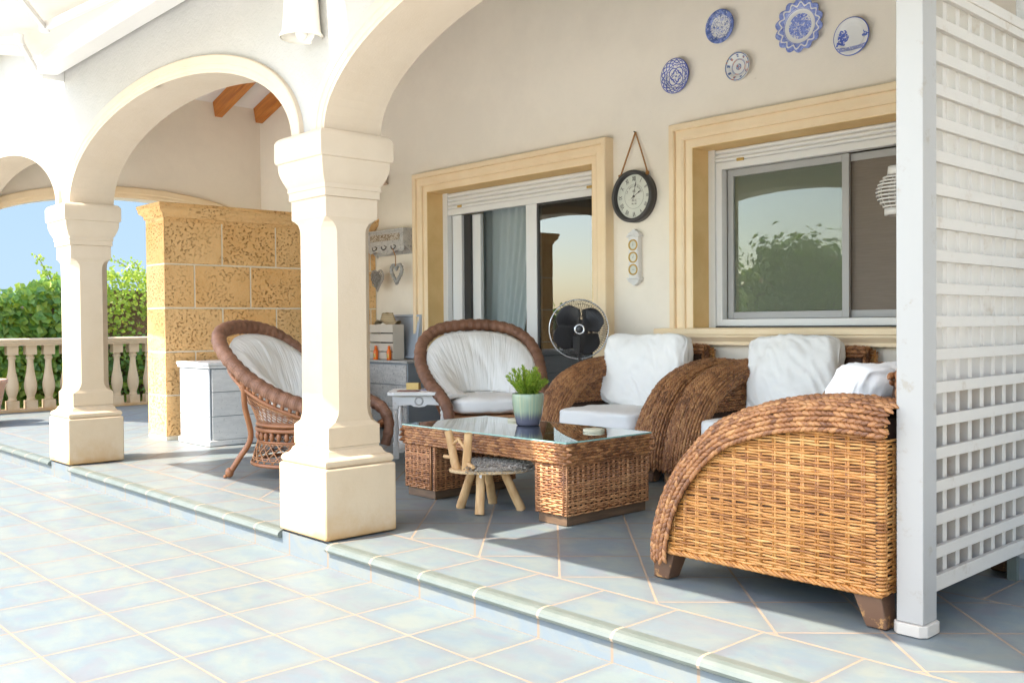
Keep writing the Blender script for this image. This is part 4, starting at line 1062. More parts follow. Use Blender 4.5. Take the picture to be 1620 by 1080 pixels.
# ---- deer stool
st=thing('deer_stool',(-3.9,3.40,0),'child stool of pine logs with branch antlers and grey fur seat','stool')
def log(p0,p1,r0,r1,name):
    m=MB(); p0=V3(p0);p1=V3(p1); pts=[];rs=[]
    for i in range(9):
        t=i/8; pts.append(tuple(p0*(1-t)+p1*t+V3((mn.noise((i*.7,p0.x*9,0))*.003,mn.noise((i*.7,p0.y*9,5))*.003,0)))); rs.append((r0*(1-t)+r1*t)*(1+.03*mn.noise((i*.9,p0.x*5,2))))
    m.tube(pts,rs,18); o=m.build(name,M['log'],st,bevel=.002); return o
for a,b in (((-4.045,3.345),(-3.935,3.345)),((-3.815,3.285),(-3.835,3.315)),((-4.02,3.56),(-3.95,3.46)),((-3.76,3.535),(-3.80,3.44))): 
    log((a[0],a[1],.003),(b[0],b[1],.225),.0255,.0225,'leg')
log((-3.945,3.24,.228),(-4.005,3.235,.432),.024,.021,'antler_post'); log((-3.868,3.24,.228),(-3.838,3.235,.432),.024,.022,'antler_post')
log((-3.985,3.238,.355),(-3.915,3.232,.395),.009,.0085,'twig'); log((-3.923,3.232,.398),(-3.862,3.236,.345),.009,.0085,'twig')
log((-4.04,3.232,.293),(-3.965,3.238,.293),.0105,.010,'twig'); log((-3.855,3.235,.275),(-3.778,3.215,.262),.0105,.010,'twig')
ca,sa=math.cos(math.radians(48)),math.sin(math.radians(48)); cx,cy=-3.835,3.372
def se(a,k=1): u,v=.212*math.cos(a)*k,.135*math.sin(a)*k; return (cx+u*ca-v*sa,cy+u*sa+v*ca)
m=MB(); m.prism([se(2*PI*i/40) for i in range(40)],'z',.220,.236); m.build('seat_board',M['logend'],st,bevel=.004)
m=MB(); vs=[];fs=[]
furk=lambda u:True
fur=MB(); rr=random.Random(8); bod=MB()
bod.prism([(lambda q:(q[0],q[1]))(se(2*PI*i/40,1.02)) for i in range(40) if True and math.cos(2*PI*i/40)>-.45],'z',.2365,.262); bod.build('fur_pad',M['furbase'],st,bevel=.01)
for i in range(5200):
    a=rr.uniform(0,2*PI); k=math.sqrt(rr.random())*1.06
    u,v=.212*math.cos(a)*k,.135*math.sin(a)*k
    if u<-.105+.02*math.sin(v*60): continue
    x,y=cx+u*ca-v*sa,cy+u*sa+v*ca; edge=k>.93
    p=V3((x,y,.262 if not edge else rr.uniform(.225,.262))); o=V3((x-cx,y-cy,0)).normalized()
    d=(V3((rr.gauss(0,.5),rr.gauss(0,.5),.35))+o*(.9 if edge else .25)+V3((.2,-.3,0))).normalized(); L=rr.uniform(.02,.034)
    sd_=d.cross(V3((rr.gauss(0,1),rr.gauss(0,1),rr.gauss(0,1)))).normalized()*.0016
    mid=p+d*L*.5+V3((0,0,.001)); tip=p+d*L+V3((0,0,-.009 if edge else -.004))
    fur.add([tuple(p-sd_),tuple(p+sd_),tuple(mid+sd_*.8),tuple(tip),tuple(mid-sd_*.8)],[(0,1,2,3,4)])
fur.build('fur_cover',M['fur'],st)
m=MB(); m.add([(-3.80,3.27,.236),(-3.765,3.265,.236),(-3.77,3.262,.20),(-3.79,3.264,.205)],[(0,1,2,3)]); m.build('care_label',M['cloth'],st)
# ---- round wicker peacock chairs
def peacock(name,loc,rz,label,grp,seed,rec=.0):
    rnd=random.Random(seed); t=thing(name,loc,label,'armchair',grp,rz,False)
    half=[(.335,-.40,.16),(.350,-.42,.26),(.358,-.41,.35),(.372,-.35,.425),(.40,-.20,.485),(.435,-.04,.545),(.468,.12,.64),(.472,.26,.76),(.415,.38,.88),(.27,.455,.965),(.0,.485,.995)]
    path=half+[(-x,y,z) for x,y,z in half[:-1][::-1]]; path=[(x,y+ (rec*(max(0,z-.5))),z) for x,y,z in path]
    path=smooth_pts(path,12)
    # resample evenly and add wrapped ridges
    N=960; pts=[interp(path,i/N) for i in range(N+1)]
    def rad(i): 
        e=min(i,N-i)/N; base=.034+.013*min(1,e*7); return base*(1+.060*math.sin(i*2*PI/19.2))+(.0014 if i%4<2 else -.0006)
    m=MB(); m.tube(pts,[rad(i) for i in range(N+1)],14)
    rim=m.build('wrapped_rim',M['rim'],t,smooth=True)
    m=MB()   # fine wrapping strands
    for i in range(0,N,1):
        pass
    # shell: inner guide curve below rim and waist ring
    def rimp(s): return V3(interp(path,s))
    def waist(s,z,k=1.0):
        a=-PI*.5+ (s)*2*PI*.0
        # oval seat ring param matching rim ends: from right front round the back to left front
        an=math.radians(-62)+s*math.radians(304)
        return V3((.325*k*math.cos(an),.02+.33*k*math.sin(an),z))
    def rail(s): 
        p=rimp(.12+.76*s); w=waist(s,.36); q=p+(w-p)*.24; return q+V3((0,0,-.06))
    # cane rail under beads
    m=MB(); m.tube([tuple(rail(i/60)) for i in range(61)],.013,8); m.tube([tuple(waist(i/60,.345)) for i in range(61)],.014,8); m.tube([tuple(waist(i/60,.312,1.02)) for i in range(61)],.014,8)
    m.tube([tuple(waist(i/60,.085,1.12)) for i in range(61)],.013,8); m.tube([tuple(waist(i/60,.235,1.0)) for i in range(61)],.008,8)
    m.build('cane_rails',M['cane'],t,smooth=True)
    m=MB()
    for i in range(46):
        s=(i+.5)/46; a=rimp(.12+.76*s); b=rail(s); c=(a+b)/2+(b-a).normalized()*.018
        m.ball(tuple(c),.015,.015,.024,8,6)
    m.build('wooden_beads',M['cane'],t,smooth=True); m=MB()
    for i in range(30):
        c=waist((i+.5)/30,.272,1.0); m.ball(tuple(c),.017,.017,.03,8,6)
    m.build('waist_beads',M['cane'],t,smooth=True)
    # lattice shell
    m=MB(); NL=44
    for d in (1,-1):
        for i in range(-10,NL+10):
            pts_=[]
            for k in range(9):
                v=k/8; s=(i+d*v*5.0)/NL
                if s<0 or s>1: continue
                a=rail(s); b=waist(s,.355); p=a+(b-a)*v; mid=V3((0,.02,p.z)); p+= (p-mid).normalized()*.012*math.sin(PI*v)*-1; pts_.append(tuple(p))
            if len(pts_)>1: m.tube(pts_,.0038,5)
        for i in range(-4,30):
            pts_=[]
            for k in range(5):
                v=k/4; s=(i+d*v*2.0)/26
                if s<0 or s>1: continue
                a=waist(s,.235); b=waist(s,.10,1.12); pts_.append(tuple(a+(b-a)*v))
            if len(pts_)>1: m.tube(pts_,.0038,5)
    for v in (.35,.62,.94,.98):
        m.tube([tuple(rail(i/60)+(waist(i/60,.355)-rail(i/60))*v) for i in range(61)],.0042,5)
    for z,k in ((.13,1.09),(.115,1.10),(.222,1.0)): m.tube([tuple(waist(i/60,z,k)) for i in range(61)],.0045,5)
    m.build('lattice_shell',M['wicker_dark'],t,smooth=True)
    # wicker liner behind back cushion
    for sx in (-1,1):
        for top,kn,ft in (((.47*sx,.20,.72),(.30*sx,.27,.27),(.355*sx,.40,.03)),((.345*sx,-.385,.33),(.27*sx,-.29,.25),(.335*sx,-.41,.03))):
            m=MB(); P_=smooth_pts([top,tuple((V3(top)+V3(kn))/2+V3((sx*.02,.01,0))),kn,tuple((V3(kn)*.45+V3(ft)*.55)+V3((0,0,-.01))),ft],6); m.tube(P_,.019,10)
            m.ball((ft[0],ft[1],.036),.028,.028,.034,12,8); m.ball((ft[0]*1.05,ft[1]*1.05,.012),.014,.014,.012); m.build('leg',M['cane'],t,smooth=True)
    # seat deck and front cane
    m=MB(); m.lathe([(0,.30),(.30,.30),(.31,.315),(.30,.325),(0,.325)],32,(0,.02,0)); m.box(-.33,.33,-.36,-.05,.30,.325); m.build('seat_deck',M['wicker_dark'],t)
    m=MB(); m.tube([(-.35,-.385,.30),(.35,-.385,.30)],.015,8); m.tube([(-.34,-.38,.10),(.34,-.38,.10)],.012,8); m.build('front_cane',M['cane'],t,smooth=True)
    return t,rimp
GP='round wicker chairs'
def backpad(rimp,loc,rz,label,grp,seed,rec):
    # gathered pad following the shell inside the rim
    vs=[];fs=[];A_,B_=110,26
    for j in range(B_+1):
        v=j/B_
        for i in range(A_+1):
            u=i/A_; s=.10+.80*u; r=rimp(s); 
            an=math.radians(-40)+u*math.radians(260); b=V3((.27*math.cos(an),.0+.25*math.sin(an),.40))
            top=r+(b-r)*.13; p=top+(b-top)*v
            c=V3((0,-.05,p.z+.1)); inw=(c-p).normalized()
            th_=.075*math.sin(PI*min(1,v*1.08+.04))**.5 if v<.93 else .03
            pl=.0045*mn.noise((u*40,v*1.4,seed))+.010*mn.noise((u*19+3*v,v*2,seed+3))+.010*mn.noise((u*5,v*3,seed+8))
            edge=min(1,v*9)
            p=p+inw*(.02+th_*edge+pl*edge*1.3)
            vs.append(tuple(p))
    for j in range(B_):
        for i in range(A_): o=j*(A_+1)+i; fs.append((o,o+1,o+A_+2,o+A_+1))
    o=MB().add(vs,fs).build('back_cushion',M['cloth_pleated'],None,smooth=True,loc=loc,rot=(0,0,rz))
    so_=o.modifiers.new('s','SOLIDIFY'); so_.thickness=.03; so_.offset=1
    tag(o,label,'cushion',grp)
GPB='gathered back cushions of the round chairs'; GPS='round chair seat cushions'
P1=(-5.755,3.44,0); R1=math.radians(119); P2=(-5.60,4.90,0); R2=math.radians(60)
p1,rp=peacock('round_wicker_chair',P1,R1,'brown round wicker chair seen from its side, behind the large column','' or GP,21,.10)
p2=dup(p1,P2,R2,'brown round wicker chair facing the camera beside the white side table',GP)
backpad(rp,P1,R1,'gathered white back cushion in the round chair behind the large column',GPB,3,.1)
backpad(rp,P2,R2,'gathered white back cushion in the round chair facing the camera',GPB,9,.1)
def rseat(P,rz,label,s):
    def md(v):
        k=(v.y+.33)/.66; v.x*= (1.0-.10*k*k); return v
    cushion('seat_cushion',.60,.66,.13,M['cloth'],(P[0]+.04*math.sin(rz)*1,P[1]-.04*math.cos(rz),.395),(0,0,rz),label,s,GPS,wr=.006,puff=.10,pw=5,mod=md)
rseat(P1,R1,'white seat cushion of the round chair behind the large column',31); rseat(P2,R2,'white seat cushion of the round chair facing the camera',35)
# ---- white side table
sx_,sy_=-5.86,4.47
tt=thing('side_table',(sx_,sy_,0),'small white side table with turned legs beside the round wicker chair','side table'); local(tt)
rzt=math.radians(48); tt.rotation_euler=(0,0,rzt)
c=.05;h_=.235
m=MB(); m.prism([(-h_+c,-h_),(h_-c,-h_),(h_,-h_+c),(h_,h_-c),(h_-c,h_),(-h_+c,h_),(-h_,h_-c),(-h_,-h_+c)],'z',.475,.50); m.build('table_top',M['tablepaint'],tt,bevel=.004)
m=MB()
def apr(): return [(-.19,.472),(.19,.472),(.19,.385),(.165,.385),(.15,.40),(.06,.405),(.04,.392),(0,.388),(-.04,.392),(-.06,.405),(-.15,.40),(-.165,.385),(-.19,.385)]
m.prism(apr(),'y',-.195,-.18); m.prism(apr(),'y',.18,.195)
m2=MB(); m2.prism(apr(),'x',-.195,-.18); m2.prism(apr(),'x',.18,.195); m.add(m2.v,m2.f); m.build('apron',M['tablepaint'],tt,bevel=.002)
m=MB(); m.lathe([(.022,0),(.030,.002),(.034,.004),(.030,.006),(.022,.006)],24,(0,-.201,.432),ax='y'); m.build('carved_roundel',M['greywash'],tt,smooth=True)
lp=[(.020,.10),(.024,.12),(.018,.135),(.017,.15),(.024,.20),(.021,.28),(.015,.33),(.020,.34),(.020,.35),(.014,.36),(.02,.375)]
for a in (-1,1):
    for b in (-1,1):
        m=MB(); m.lathe(lp,14,(a*.175,b*.175,0)); m.box(a*.175-.021,a*.175+.021,b*.175-.021,b*.175+.021,.004,.10); m.box(a*.175-.021,a*.175+.021,b*.175-.021,b*.175+.021,.375,.474); m.build('leg',M['tablepaint'],tt,bevel=.002)
m=MB(); m.box(-.18,.18,-.18,.18,.06,.078); m.build('shelf',M['tablepaint'],tt,bevel=.003)
def card(name,x,y,rz,w,d,mt,label):
    o=MB().box(-w/2,w/2,-d/2,d/2,0,.004).build(name,mt,None,loc=(x,y,.5015),rot=(0,0,rz)); tag(o,label,'card')
card('card',sx_+.02,sy_-.13,.7,.16,.10,M['paperred'],'dark red card lying on the white side table'); card('card',sx_+.06,sy_+.08,.5,.17,.11,M['paperlilac'],'lilac card lying on the white side table')
o=MB().box(-.05,.05,-.03,.03,0,.05).build('small_box',M['boxyellow'],None,loc=(sx_-.12,sy_+.02,.5015),rot=(0,0,.6),bevel=.002); tag(o,'small yellow cardboard box at the back of the side table','box')
# ---- whitewashed chest
ch=thing('storage_chest',(-7.85,4.1,0),'whitewashed plank storage chest standing against the ochre stone wall','chest')
cx0,cx1,cy0,cy1=-8.15,-7.56,3.575,4.75
m=MB(); m.box(cx0+.008,cx1-.008,cy0+.008,cy1-.008,.02,.655); m.build('core',M['greyedge'],ch)
m=MB()
for z0,z1 in ((.052,.245),(.251,.448),(.454,.640)):
    m.box(cx0+.022,cx1-.022,cy0,cy0+.012,z0,z1); m.box(cx1-.012,cx1,cy0+.022,cy1-.022,z0,z1)
m.build('planks',M['whitewash'],ch,bevel=.002)
m=MB(); m.box(cx1-.020,cx1-.006,cy0+.004,cy0+.020,.05,.645); m.box(cx0+.004,cx0+.018,cy0+.004,cy0+.02,.05,.645); m.build('corner_strip',M['greyedge'],ch,bevel=.002)
m=MB(); m.box(cx0-.005,cx1+.012,cy0-.012,cy1+.01,.003,.048); m.build('base_moulding',M['whitewash'],ch,bevel=.005)
m=MB(); m.box(cx0-.01,cx1+.012,cy0-.012,cy1+.01,.650,.672); m.box(cx0-.015,cx1+.02,cy0-.02,cy1+.015,.674,.698); m.build('lid',M['whitewash'],ch,bevel=.004)
# ---- grey cabinet by the wall
gc=thing('grey_cabinet',(-7.7,5.55,0),'grey limed wood cabinet with plank drawers against the wall, left of the door','cabinet')
gx0,gx1,gy0,gy1=-8.20,-7.225,5.36,5.742
m=MB(); m.box(gx0+.01,gx1-.006,gy0+.008,gy1,.02,.64); m.build('carcass',M['greyedge'],gc)
for z0,z1 in ((.035,.225),(.232,.43),(.437,.622)):
    m=MB(); m.box(gx0+.02,gx1-.022,gy0-.004,gy0+.01,z0,z1); m.build('drawer_front',M['greywash'],gc,bevel=.004)
m=MB(); m.box(gx0-.01,gx1+.012,gy0-.02,gy1,.642,.662); m.build('top',M['greywash'],gc,bevel=.004)
# things on it
cr=thing('letter_crate',(-7.70,5.50,.664),'pale slatted crate standing on the grey cabinet','crate')
m=MB()
for z0 in (.672,.745,.835,.925): m.box(-7.92,-7.535,5.415,5.425,z0,z0+(.066 if z0<.7 else .078))
m.box(-7.545,-7.535,5.425,5.55,.666,1.003); m.box(-7.92,-7.91,5.425,5.55,.666,1.003); m.box(-7.91,-7.545,5.43,5.55,.666,.674)
m.build('slats',M['slat'],cr,bevel=.0015)
m=MB(); m.box(-7.905,-7.55,5.54,5.55,.676,.98); m.build('dark_back',M['darkthing'],cr)
hb=thing('leaning_tray',(-7.46,5.62,.664),'pale blue grey wooden tray leaning on the wall behind the crate','tray')
local(hb)
m=MB(); m.box(-.44,.03,-.012,.012,0,.42); m.build('board',M['tray'],hb,bevel=.008,loc=(0,.0,.004),rot=(-.18,0,0))
m=MB()
for b_ in ((-.45,-.425,0,.43),(.018,.043,0,.43),(-.425,.018,0,.022),(-.425,.018,.408,.43)): m.box(b_[0],b_[1],-.035,.016,b_[2],b_[3])
m.build('raised_rim',M['tray'],hb,bevel=.008,loc=(0,.0,.006),rot=(-.18,0,0))
hat=thing('straw_hat',(-7.72,5.49,1.0),'crumpled straw hat lying on top of the crate','hat'); local(hat)
m=MB(); vs=[];fs=[]
for i in range(13):
    r=.02+.15*i/12; 
    for k in range(40):
        a=2*PI*k/40; z=.10-.0*i-(.09*min(1,max(0,(i-4)/3)))+.022*math.sin(a*3+1)*(i/12)+.01*mn.noise((a,i*.4,1)); vs.append((r*math.cos(a)*1.1,r*math.sin(a)*.5,z+.012))
for i in range(12):
    for k in range(40): fs.append((i*40+k,i*40+(k+1)%40,(i+1)*40+(k+1)%40,(i+1)*40+k))
fs.append(tuple(range(40))[::-1]); m.add(vs,fs); m.build('hat_body',M['straw'],hat,smooth=True)
def bottle(x,y,z,label):
    t=thing('spray_bottle',(x,y,z),label,'bottle','orange bottles on the grey cabinet'); local(t)
    m=MB(); m.lathe([(0,0),(.021,0),(.023,.004),(.023,.085),(.018,.098),(.012,.104),(.012,.112),(0,.112)],18); m.build('body',M['orange'],t,smooth=True)
    m=MB(); m.lathe([(.011,.108),(.013,.11),(.013,.132),(.007,.136),(0,.136)],12); m.build('cap',M['orange'] ,t,smooth=True)
    m=MB(); m.lathe([(.0236,.02),(.0236,.06)],18,a0=-2.6,a1=-.8); m.build('label_patch',M['gold'],t,smooth=True)
bottle(-7.775,5.385,.664,'orange bottle on the grey cabinet, left, nearer the large column'); bottle(-7.555,5.385,.664,'orange bottle on the grey cabinet, right, nearer the door')
# ---- coat rack shelf and hearts
sh_=thing('coat_rack',(-7.9,5.72,1.8),'grey wooden hook shelf with carved panel on the wall left of the door','coat rack')
m=MB(); m.box(-8.25,-7.60,5.60,5.748,1.925,1.945); m.box(-8.24,-7.61,5.735,5.748,1.70,1.925); m.box(-8.24,-7.62,5.62,5.632,1.80,1.925) 
m.prism([(5.60,1.925),(5.748,1.925),(5.748,1.68),(5.72,1.70),(5.60,1.80)],'x',-7.622,-7.605); m.prism([(5.60,1.925),(5.748,1.925),(5.748,1.68),(5.72,1.70),(5.60,1.80)],'x',-8.245,-8.228)
m.prism([(-8.228,1.80),(-7.622,1.80),(-7.622,1.735),(-7.66,1.715),(-7.72,1.73),(-7.80,1.725),(-7.86,1.705),(-7.925,1.70),(-7.99,1.705),(-8.05,1.725),(-8.13,1.73),(-8.19,1.715),(-8.228,1.735)],'y',5.62,5.632)
m.build('shelf_body',M['greywash'],sh_,bevel=.002)
m=MB(); rr=random.Random(2)
m.box(-8.18,-7.68,5.612,5.618,1.835,1.90)
m.build('carved_panel',M['carved'] if 'carved' in M else M['slat'],sh_)
for x in (-8.07,-7.91,-7.75):
    m=MB(); m.tube(smooth_pts([(x,5.615,1.765),(x,5.59,1.745),(x,5.565,1.75),(x,5.56,1.775)],5),.005,6); m.tube([(x,5.62,1.775),(x,5.59,1.785)],.004,6); m.build('hook',M['ink'],sh_,smooth=True)
def heart(s,n=60):
    o=[]
    for i in range(n):
        t=2*PI*i/n; x=16*math.sin(t)**3; z=13*math.cos(t)-5*math.cos(2*t)-2*math.cos(3*t)-math.cos(4*t); o.append((x/17*s,z/17*s*1.15))
    return o
h1=thing('willow_heart',(-8.02,5.585,1.46),'grey woven willow heart hanging from the coat rack, left','heart ornament'); local(h1)
m=MB(); H=heart(.105); rr=random.Random(1)
for i in range(150):
    a=rr.choice(H); b=rr.choice(H); k=rr.uniform(.4,.95)
    if math.dist(a,b)<.05: continue
    m.tube([(a[0]*k,rr.uniform(-.02,.02),a[1]*k),((a[0]+b[0])/2*.9,-.028+rr.uniform(-.01,.01),(a[1]+b[1])/2*.9),(b[0]*k,rr.uniform(-.02,.02),b[1]*k)],.0032,4)
m.tube([(x,0,z) for x,z in H],.010,6,closed=True); m.build('willow_body',M['basket'],h1)
m=MB(); m.tube([(0,-.01,.09),(.012,-.01,.2),(-.0,-.0,.29),(-.012,-.01,.2),(0,-.01,.09)],.002,4); m.build('ribbon',M['slat'],h1)
h2=thing('white_heart',(-7.70,5.59,1.50),'white open heart hanging from the coat rack, right, beside the door surround','heart ornament'); local(h2)
m=MB(); H=heart(.092,72); m.tube([(x,0.006*math.sin(i*2.2),z+.01) for i,(x,z) in enumerate(H)],[.017+.002*math.sin(i*1.7) for i in range(72)],9,closed=True); m.build('heart_ring',M['whitepaint'],h2,smooth=True)
m=MB(); m.tube([(0,-.01,.06),(.004,-.015,.17),(-.04,-.02,.25)],.005,5); m.build('ribbon',M['jute'],h2)
# ---- clock
def text(s,size,mt,par,loc,rot,name,ext=.0006,ax='CENTER'):
    cu=bpy.data.curves.new(name,'FONT'); cu.body=s; cu.size=size; cu.align_x=ax; cu.align_y='CENTER'; cu.extrude=ext
    tmp=bpy.data.objects.new(name,cu); SC.collection.objects.link(tmp); bpy.context.view_layer.update()
    me=bpy.data.meshes.new_from_object(tmp.evaluated_get(bpy.context.evaluated_depsgraph_get())); bpy.data.objects.remove(tmp)
    me.materials.clear(); me.materials.append(mt); o=bpy.data.objects.new(name,me); SC.collection.objects.link(o); o.parent=par; o.location=loc; o.rotation_euler=rot; return o
ck=thing('wall_clock',(-4.79,5.745,1.965),'round white wall clock with dark frame and Roman numerals on a rope loop','clock'); local(ck)
m=MB(); m.lathe([(.166,-.012),(.170,-.064),(.176,-.070),(.192,-.070),(.199,-.062),(.199,-.002),(.19,0)],64,(0,0,0),ax='y'); m.build('frame',M['clockframe'],ck,smooth=True)
m=MB(); m.lathe([(0,-.030),(.169,-.030),(.169,-.02)],64,ax='y'); m.build('dial',M['clockface'],ck)
NUM=['XII','I','II','III','IIII','V','VI','VII','VIII','IX','X','XI']
for i,s in enumerate(NUM):
    a=2*PI*i/12; ro=-a if True else 0
    o=text(s,.050,M['ink'],ck,(.134*math.sin(a),-.0315,.134*math.cos(a)),(0,0,0),'numeral'); o.matrix_local=Matrix.Translation((.134*math.sin(a),-.0315,.134*math.cos(a)))@Matrix.Rotation(a,4,'Y')@Matrix.Rotation(PI/2,4,'X')@Matrix.Diagonal((.60,1,1,1))
m=MB(); m.lathe([(.092,-.0305),(.092,-.0312),(.094,-.0312),(.094,-.0305)],60,ax='y'); m.build('dial_ring',M['inkgrey'],ck)
W_='LA BELLE ROUGE'
for i,c_ in enumerate(W_):
    if c_==' ': continue
    a=math.radians(-66+132*i/(len(W_)-1)); r=.078
    o=text(c_,.019,M['inkgrey'],ck,(0,0,0),(0,0,0),'dial_lettering'); o.matrix_local=Matrix.Translation((r*math.sin(a),-.0315,r*math.cos(a)))@Matrix.Rotation(a,4,'Y')@Matrix.Rotation(PI/2,4,'X')
text('PARIS 1863',.010,M['inkgrey'],ck,(0,-.0315,-.032),(PI/2,0,0),'dial_lettering'); text('No. 86',.017,M['inkgrey'],ck,(0,-.0315,-.056),(PI/2,0,0),'dial_lettering')
m=MB(); m.box(-.03,.03,-.0316,-.0306,-.0435,-.0425); m.box(-.06,.06,-.0316,-.0306,-.024,-.0232)
for k in range(7):
    a=PI*k/6; m.tube([(.004*math.cos(a),-.0315,.036),(.018*math.cos(a),-.0315,.036+.018*math.sin(a))],.0012,4)
m.build('dial_emblem',M['inkgrey'],ck)
def hand(ang,L,w,name,dy):
    m=MB(); m.prism([(-w*.6,-.03),(w*.6,-.03),(w*.45,L*.62),(w*1.9,L*.70),(0,L),(-w*1.9,L*.70),(-w*.45,L*.62)],'y',dy,dy-.0012); o=m.build(name,M['ink'],ck); o.matrix_local=Matrix.Rotation(ang,4,'Y')
hand(math.radians(13),.118,.0028,'minute_hand',-.038); hand(math.radians(60),.080,.0036,'hour_hand',-.035)
m=MB(); m.lathe([(0,-.042),(.007,-.042),(.007,-.030)],14,ax='y'); m.build('hand_pin',M['ink'],ck)
m=MB()
for sx in (-1,1):
    m.tube(smooth_pts([(sx*.135,-.035,.150),(sx*.125,-.030,.19),(sx*.06,-.018,.35),(0,-.01,.492)],6),.0066,6)
    for k in range(3): m.tube([(sx*(.135)+.010*math.cos(a_*PI/4),-.035+.010*math.sin(a_*PI/4),.158+.008*k) for a_ in range(8)],.005,5,closed=True)
m.build('hanging_rope',M['jute'],ck,smooth=True)
m=MB(); m.tube([(0,.0,.492),(0,-.03,.494)],.004,6); m.build('nail',M['ink'],ck)
# ---- barometer
bo=thing('wall_barometer',(-4.79,5.745,1.50),'narrow grey wooden weather station with three brass dials below the clock','barometer'); local(bo)
m=MB(); m.box(-.048,.048,-.045,0,-.155,.155); m.build('case',M['whitewash'],bo,bevel=.004)
for s in (1,-1):
    m=MB()
    for k,(w,z) in enumerate(((.064,.155),(.058,.167),(.050,.178))): 
        a,b=(z,z+.010) if s>0 else (-z-.010,-z); m.box(-w,w,-.052+.003*k,0,a,b)
    m.prism([(-.046,s*.189),(.046,s*.189),(.020,s*.205),(.006,s*.216),(-.006,s*.216),(-.020,s*.205)],'y',-.04,0); m.build('cornice',M['whitewash'],bo,bevel=.0015)
for i,z in enumerate((.094,0,-.094)):
    m=MB(); m.lathe([(.031,-.047),(.036,-.054),(.042,-.054),(.043,-.045)],32,(0,0,z),ax='y'); rg=m.build('dial_ring',M['gold'],bo,smooth=True)
    m=MB(); m.lathe([(0,-.0475),(.033,-.0475)],32,(0,0,z),ax='y'); m.build('dial_face',M['clockface'],rg)
    m=MB(); a=(.0,.35,1.7)[i]; m.prism([(-.0015,-.006),(.0015,-.006),(0,.024)],'y',-.0485,-.0492); m.xf(Matrix.Translation((0,0,z))@Matrix.Rotation(a,4,'Y'))
    for k in range(12):
        b=2*PI*k/12; m.box(.027*math.sin(b)-.0009,.027*math.sin(b)+.0009,-.0486,-.0480,z+.027*math.cos(b)-.0009,z+.027*math.cos(b)+.0009)
    m.build('needle',M['ink'],rg)
# ---- fan
fn=thing('pedestal_fan',(-4.97,5.28,0),'black pedestal fan with wire guard standing between the door and the armchair','fan'); local(fn)
m=MB(); m.lathe([(0,.002),(.20,.002),(.20,.012),(.16,.025),(.04,.04),(.03,.06),(0,.06)],36); m.build('base',M['black'],fn,smooth=True)
m=MB(); m.tube([(0,0,.05),(0,0,.60)],.016,14); m.tube([(0,0,.55),(0,0,.86)],.012,12); m.tube([(0,0,.60),(0,0,.66)],.028,12); m.box(-.035,.035,-.03,.03,.78,.90); m.build('pole',M['black'],fn,bevel=.003)
hd_=bpy.data.objects.new('head_dummy',None)
zr=math.radians(48)   # facing direction (sin z, -cos z)
Mh=Matrix.Translation((0,0,.955))@Matrix.Rotation(zr,4,'Z')
Rg=.222
m=MB()
for side,dep in ((-1,.055),(1,.060)):
    for k in range(72):
        a=2*PI*k/72; pts=[]
        for j in range(6):
            r=.045+(Rg-.045)*j/5; y=side*dep*math.sqrt(max(0,1-(max(0,r-.10)/(Rg-.10+.002))**2.2)); pts.append((r*math.cos(a+(.35*(r/Rg) if side<0 else 0)),y,r*math.sin(a+(.35*(r/Rg) if side<0 else 0))))
        m.tube(pts,.0016,3,cap=False)
    for r in (.10,.15,.19):
        y=side*dep*math.sqrt(max(0,1-(max(0,r-.10)/(Rg-.10+.002))**2.2)); m.tube([(r*math.cos(2*PI*k/48),y,r*math.sin(2*PI*k/48)) for k in range(48)],.0013,3,closed=True)
m.xf(Mh).build('wire_guard',M['clockframe'],fn,smooth=True)
m=MB(); m.tube([(Rg*math.cos(2*PI*k/64),-.004,Rg*math.sin(2*PI*k/64)) for k in range(64)],.005,8,closed=True); m.xf(Mh).build('guard_ring',M['chrome'],fn,smooth=True)
m=MB(); m.lathe([(.028,-.064),(.034,-.067),(.040,-.062)],28,ax='y'); m.xf(Mh).build('badge_ring',M['chrome'],fn,smooth=True)
m=MB(); m.lathe([(0,-.064),(.028,-.063),(.04,-.055),(.042,-.02),(.0,-.02)],28,ax='y'); m.lathe([(0,.16),(.05,.155),(.075,.12),(.078,.07),(.05,.06),(0,.06)],24,ax='y'); m.xf(Mh).build('motor_housing',M['black'],fn,smooth=True)
for b in range(4):
    vs=[];fs=[];a0=2*PI*b/4+.35+.12*math.sin(b*2.1); NB=14
    for j in range(NB+1):
        t=j/NB; r=.035+.168*t; wdt=.36+.50*math.sin(PI*min(1,t*.60+.10))*(1-max(0,t-.8)*2.2)
        for k in range(9):
            u=-1+2*k/8; a=a0+u*wdt*(1.0 if u>0 else .8)+.22*t; rr_=r*(1-.16*abs(u)**3*t); y=.008+.036*u*(1-.25*t)+.010*u*u
            vs.append((rr_*math.cos(a),y-.012,rr_*math.sin(a)))
    for j in range(NB):
        for k in range(8): o=j*9+k; fs.append((o,o+1,o+10,o+9))
    ob=MB().add(vs,fs).xf(Mh).build('blade',M['black'],fn,smooth=True); q=ob.modifiers.new('s','SOLIDIFY'); q.thickness=.002
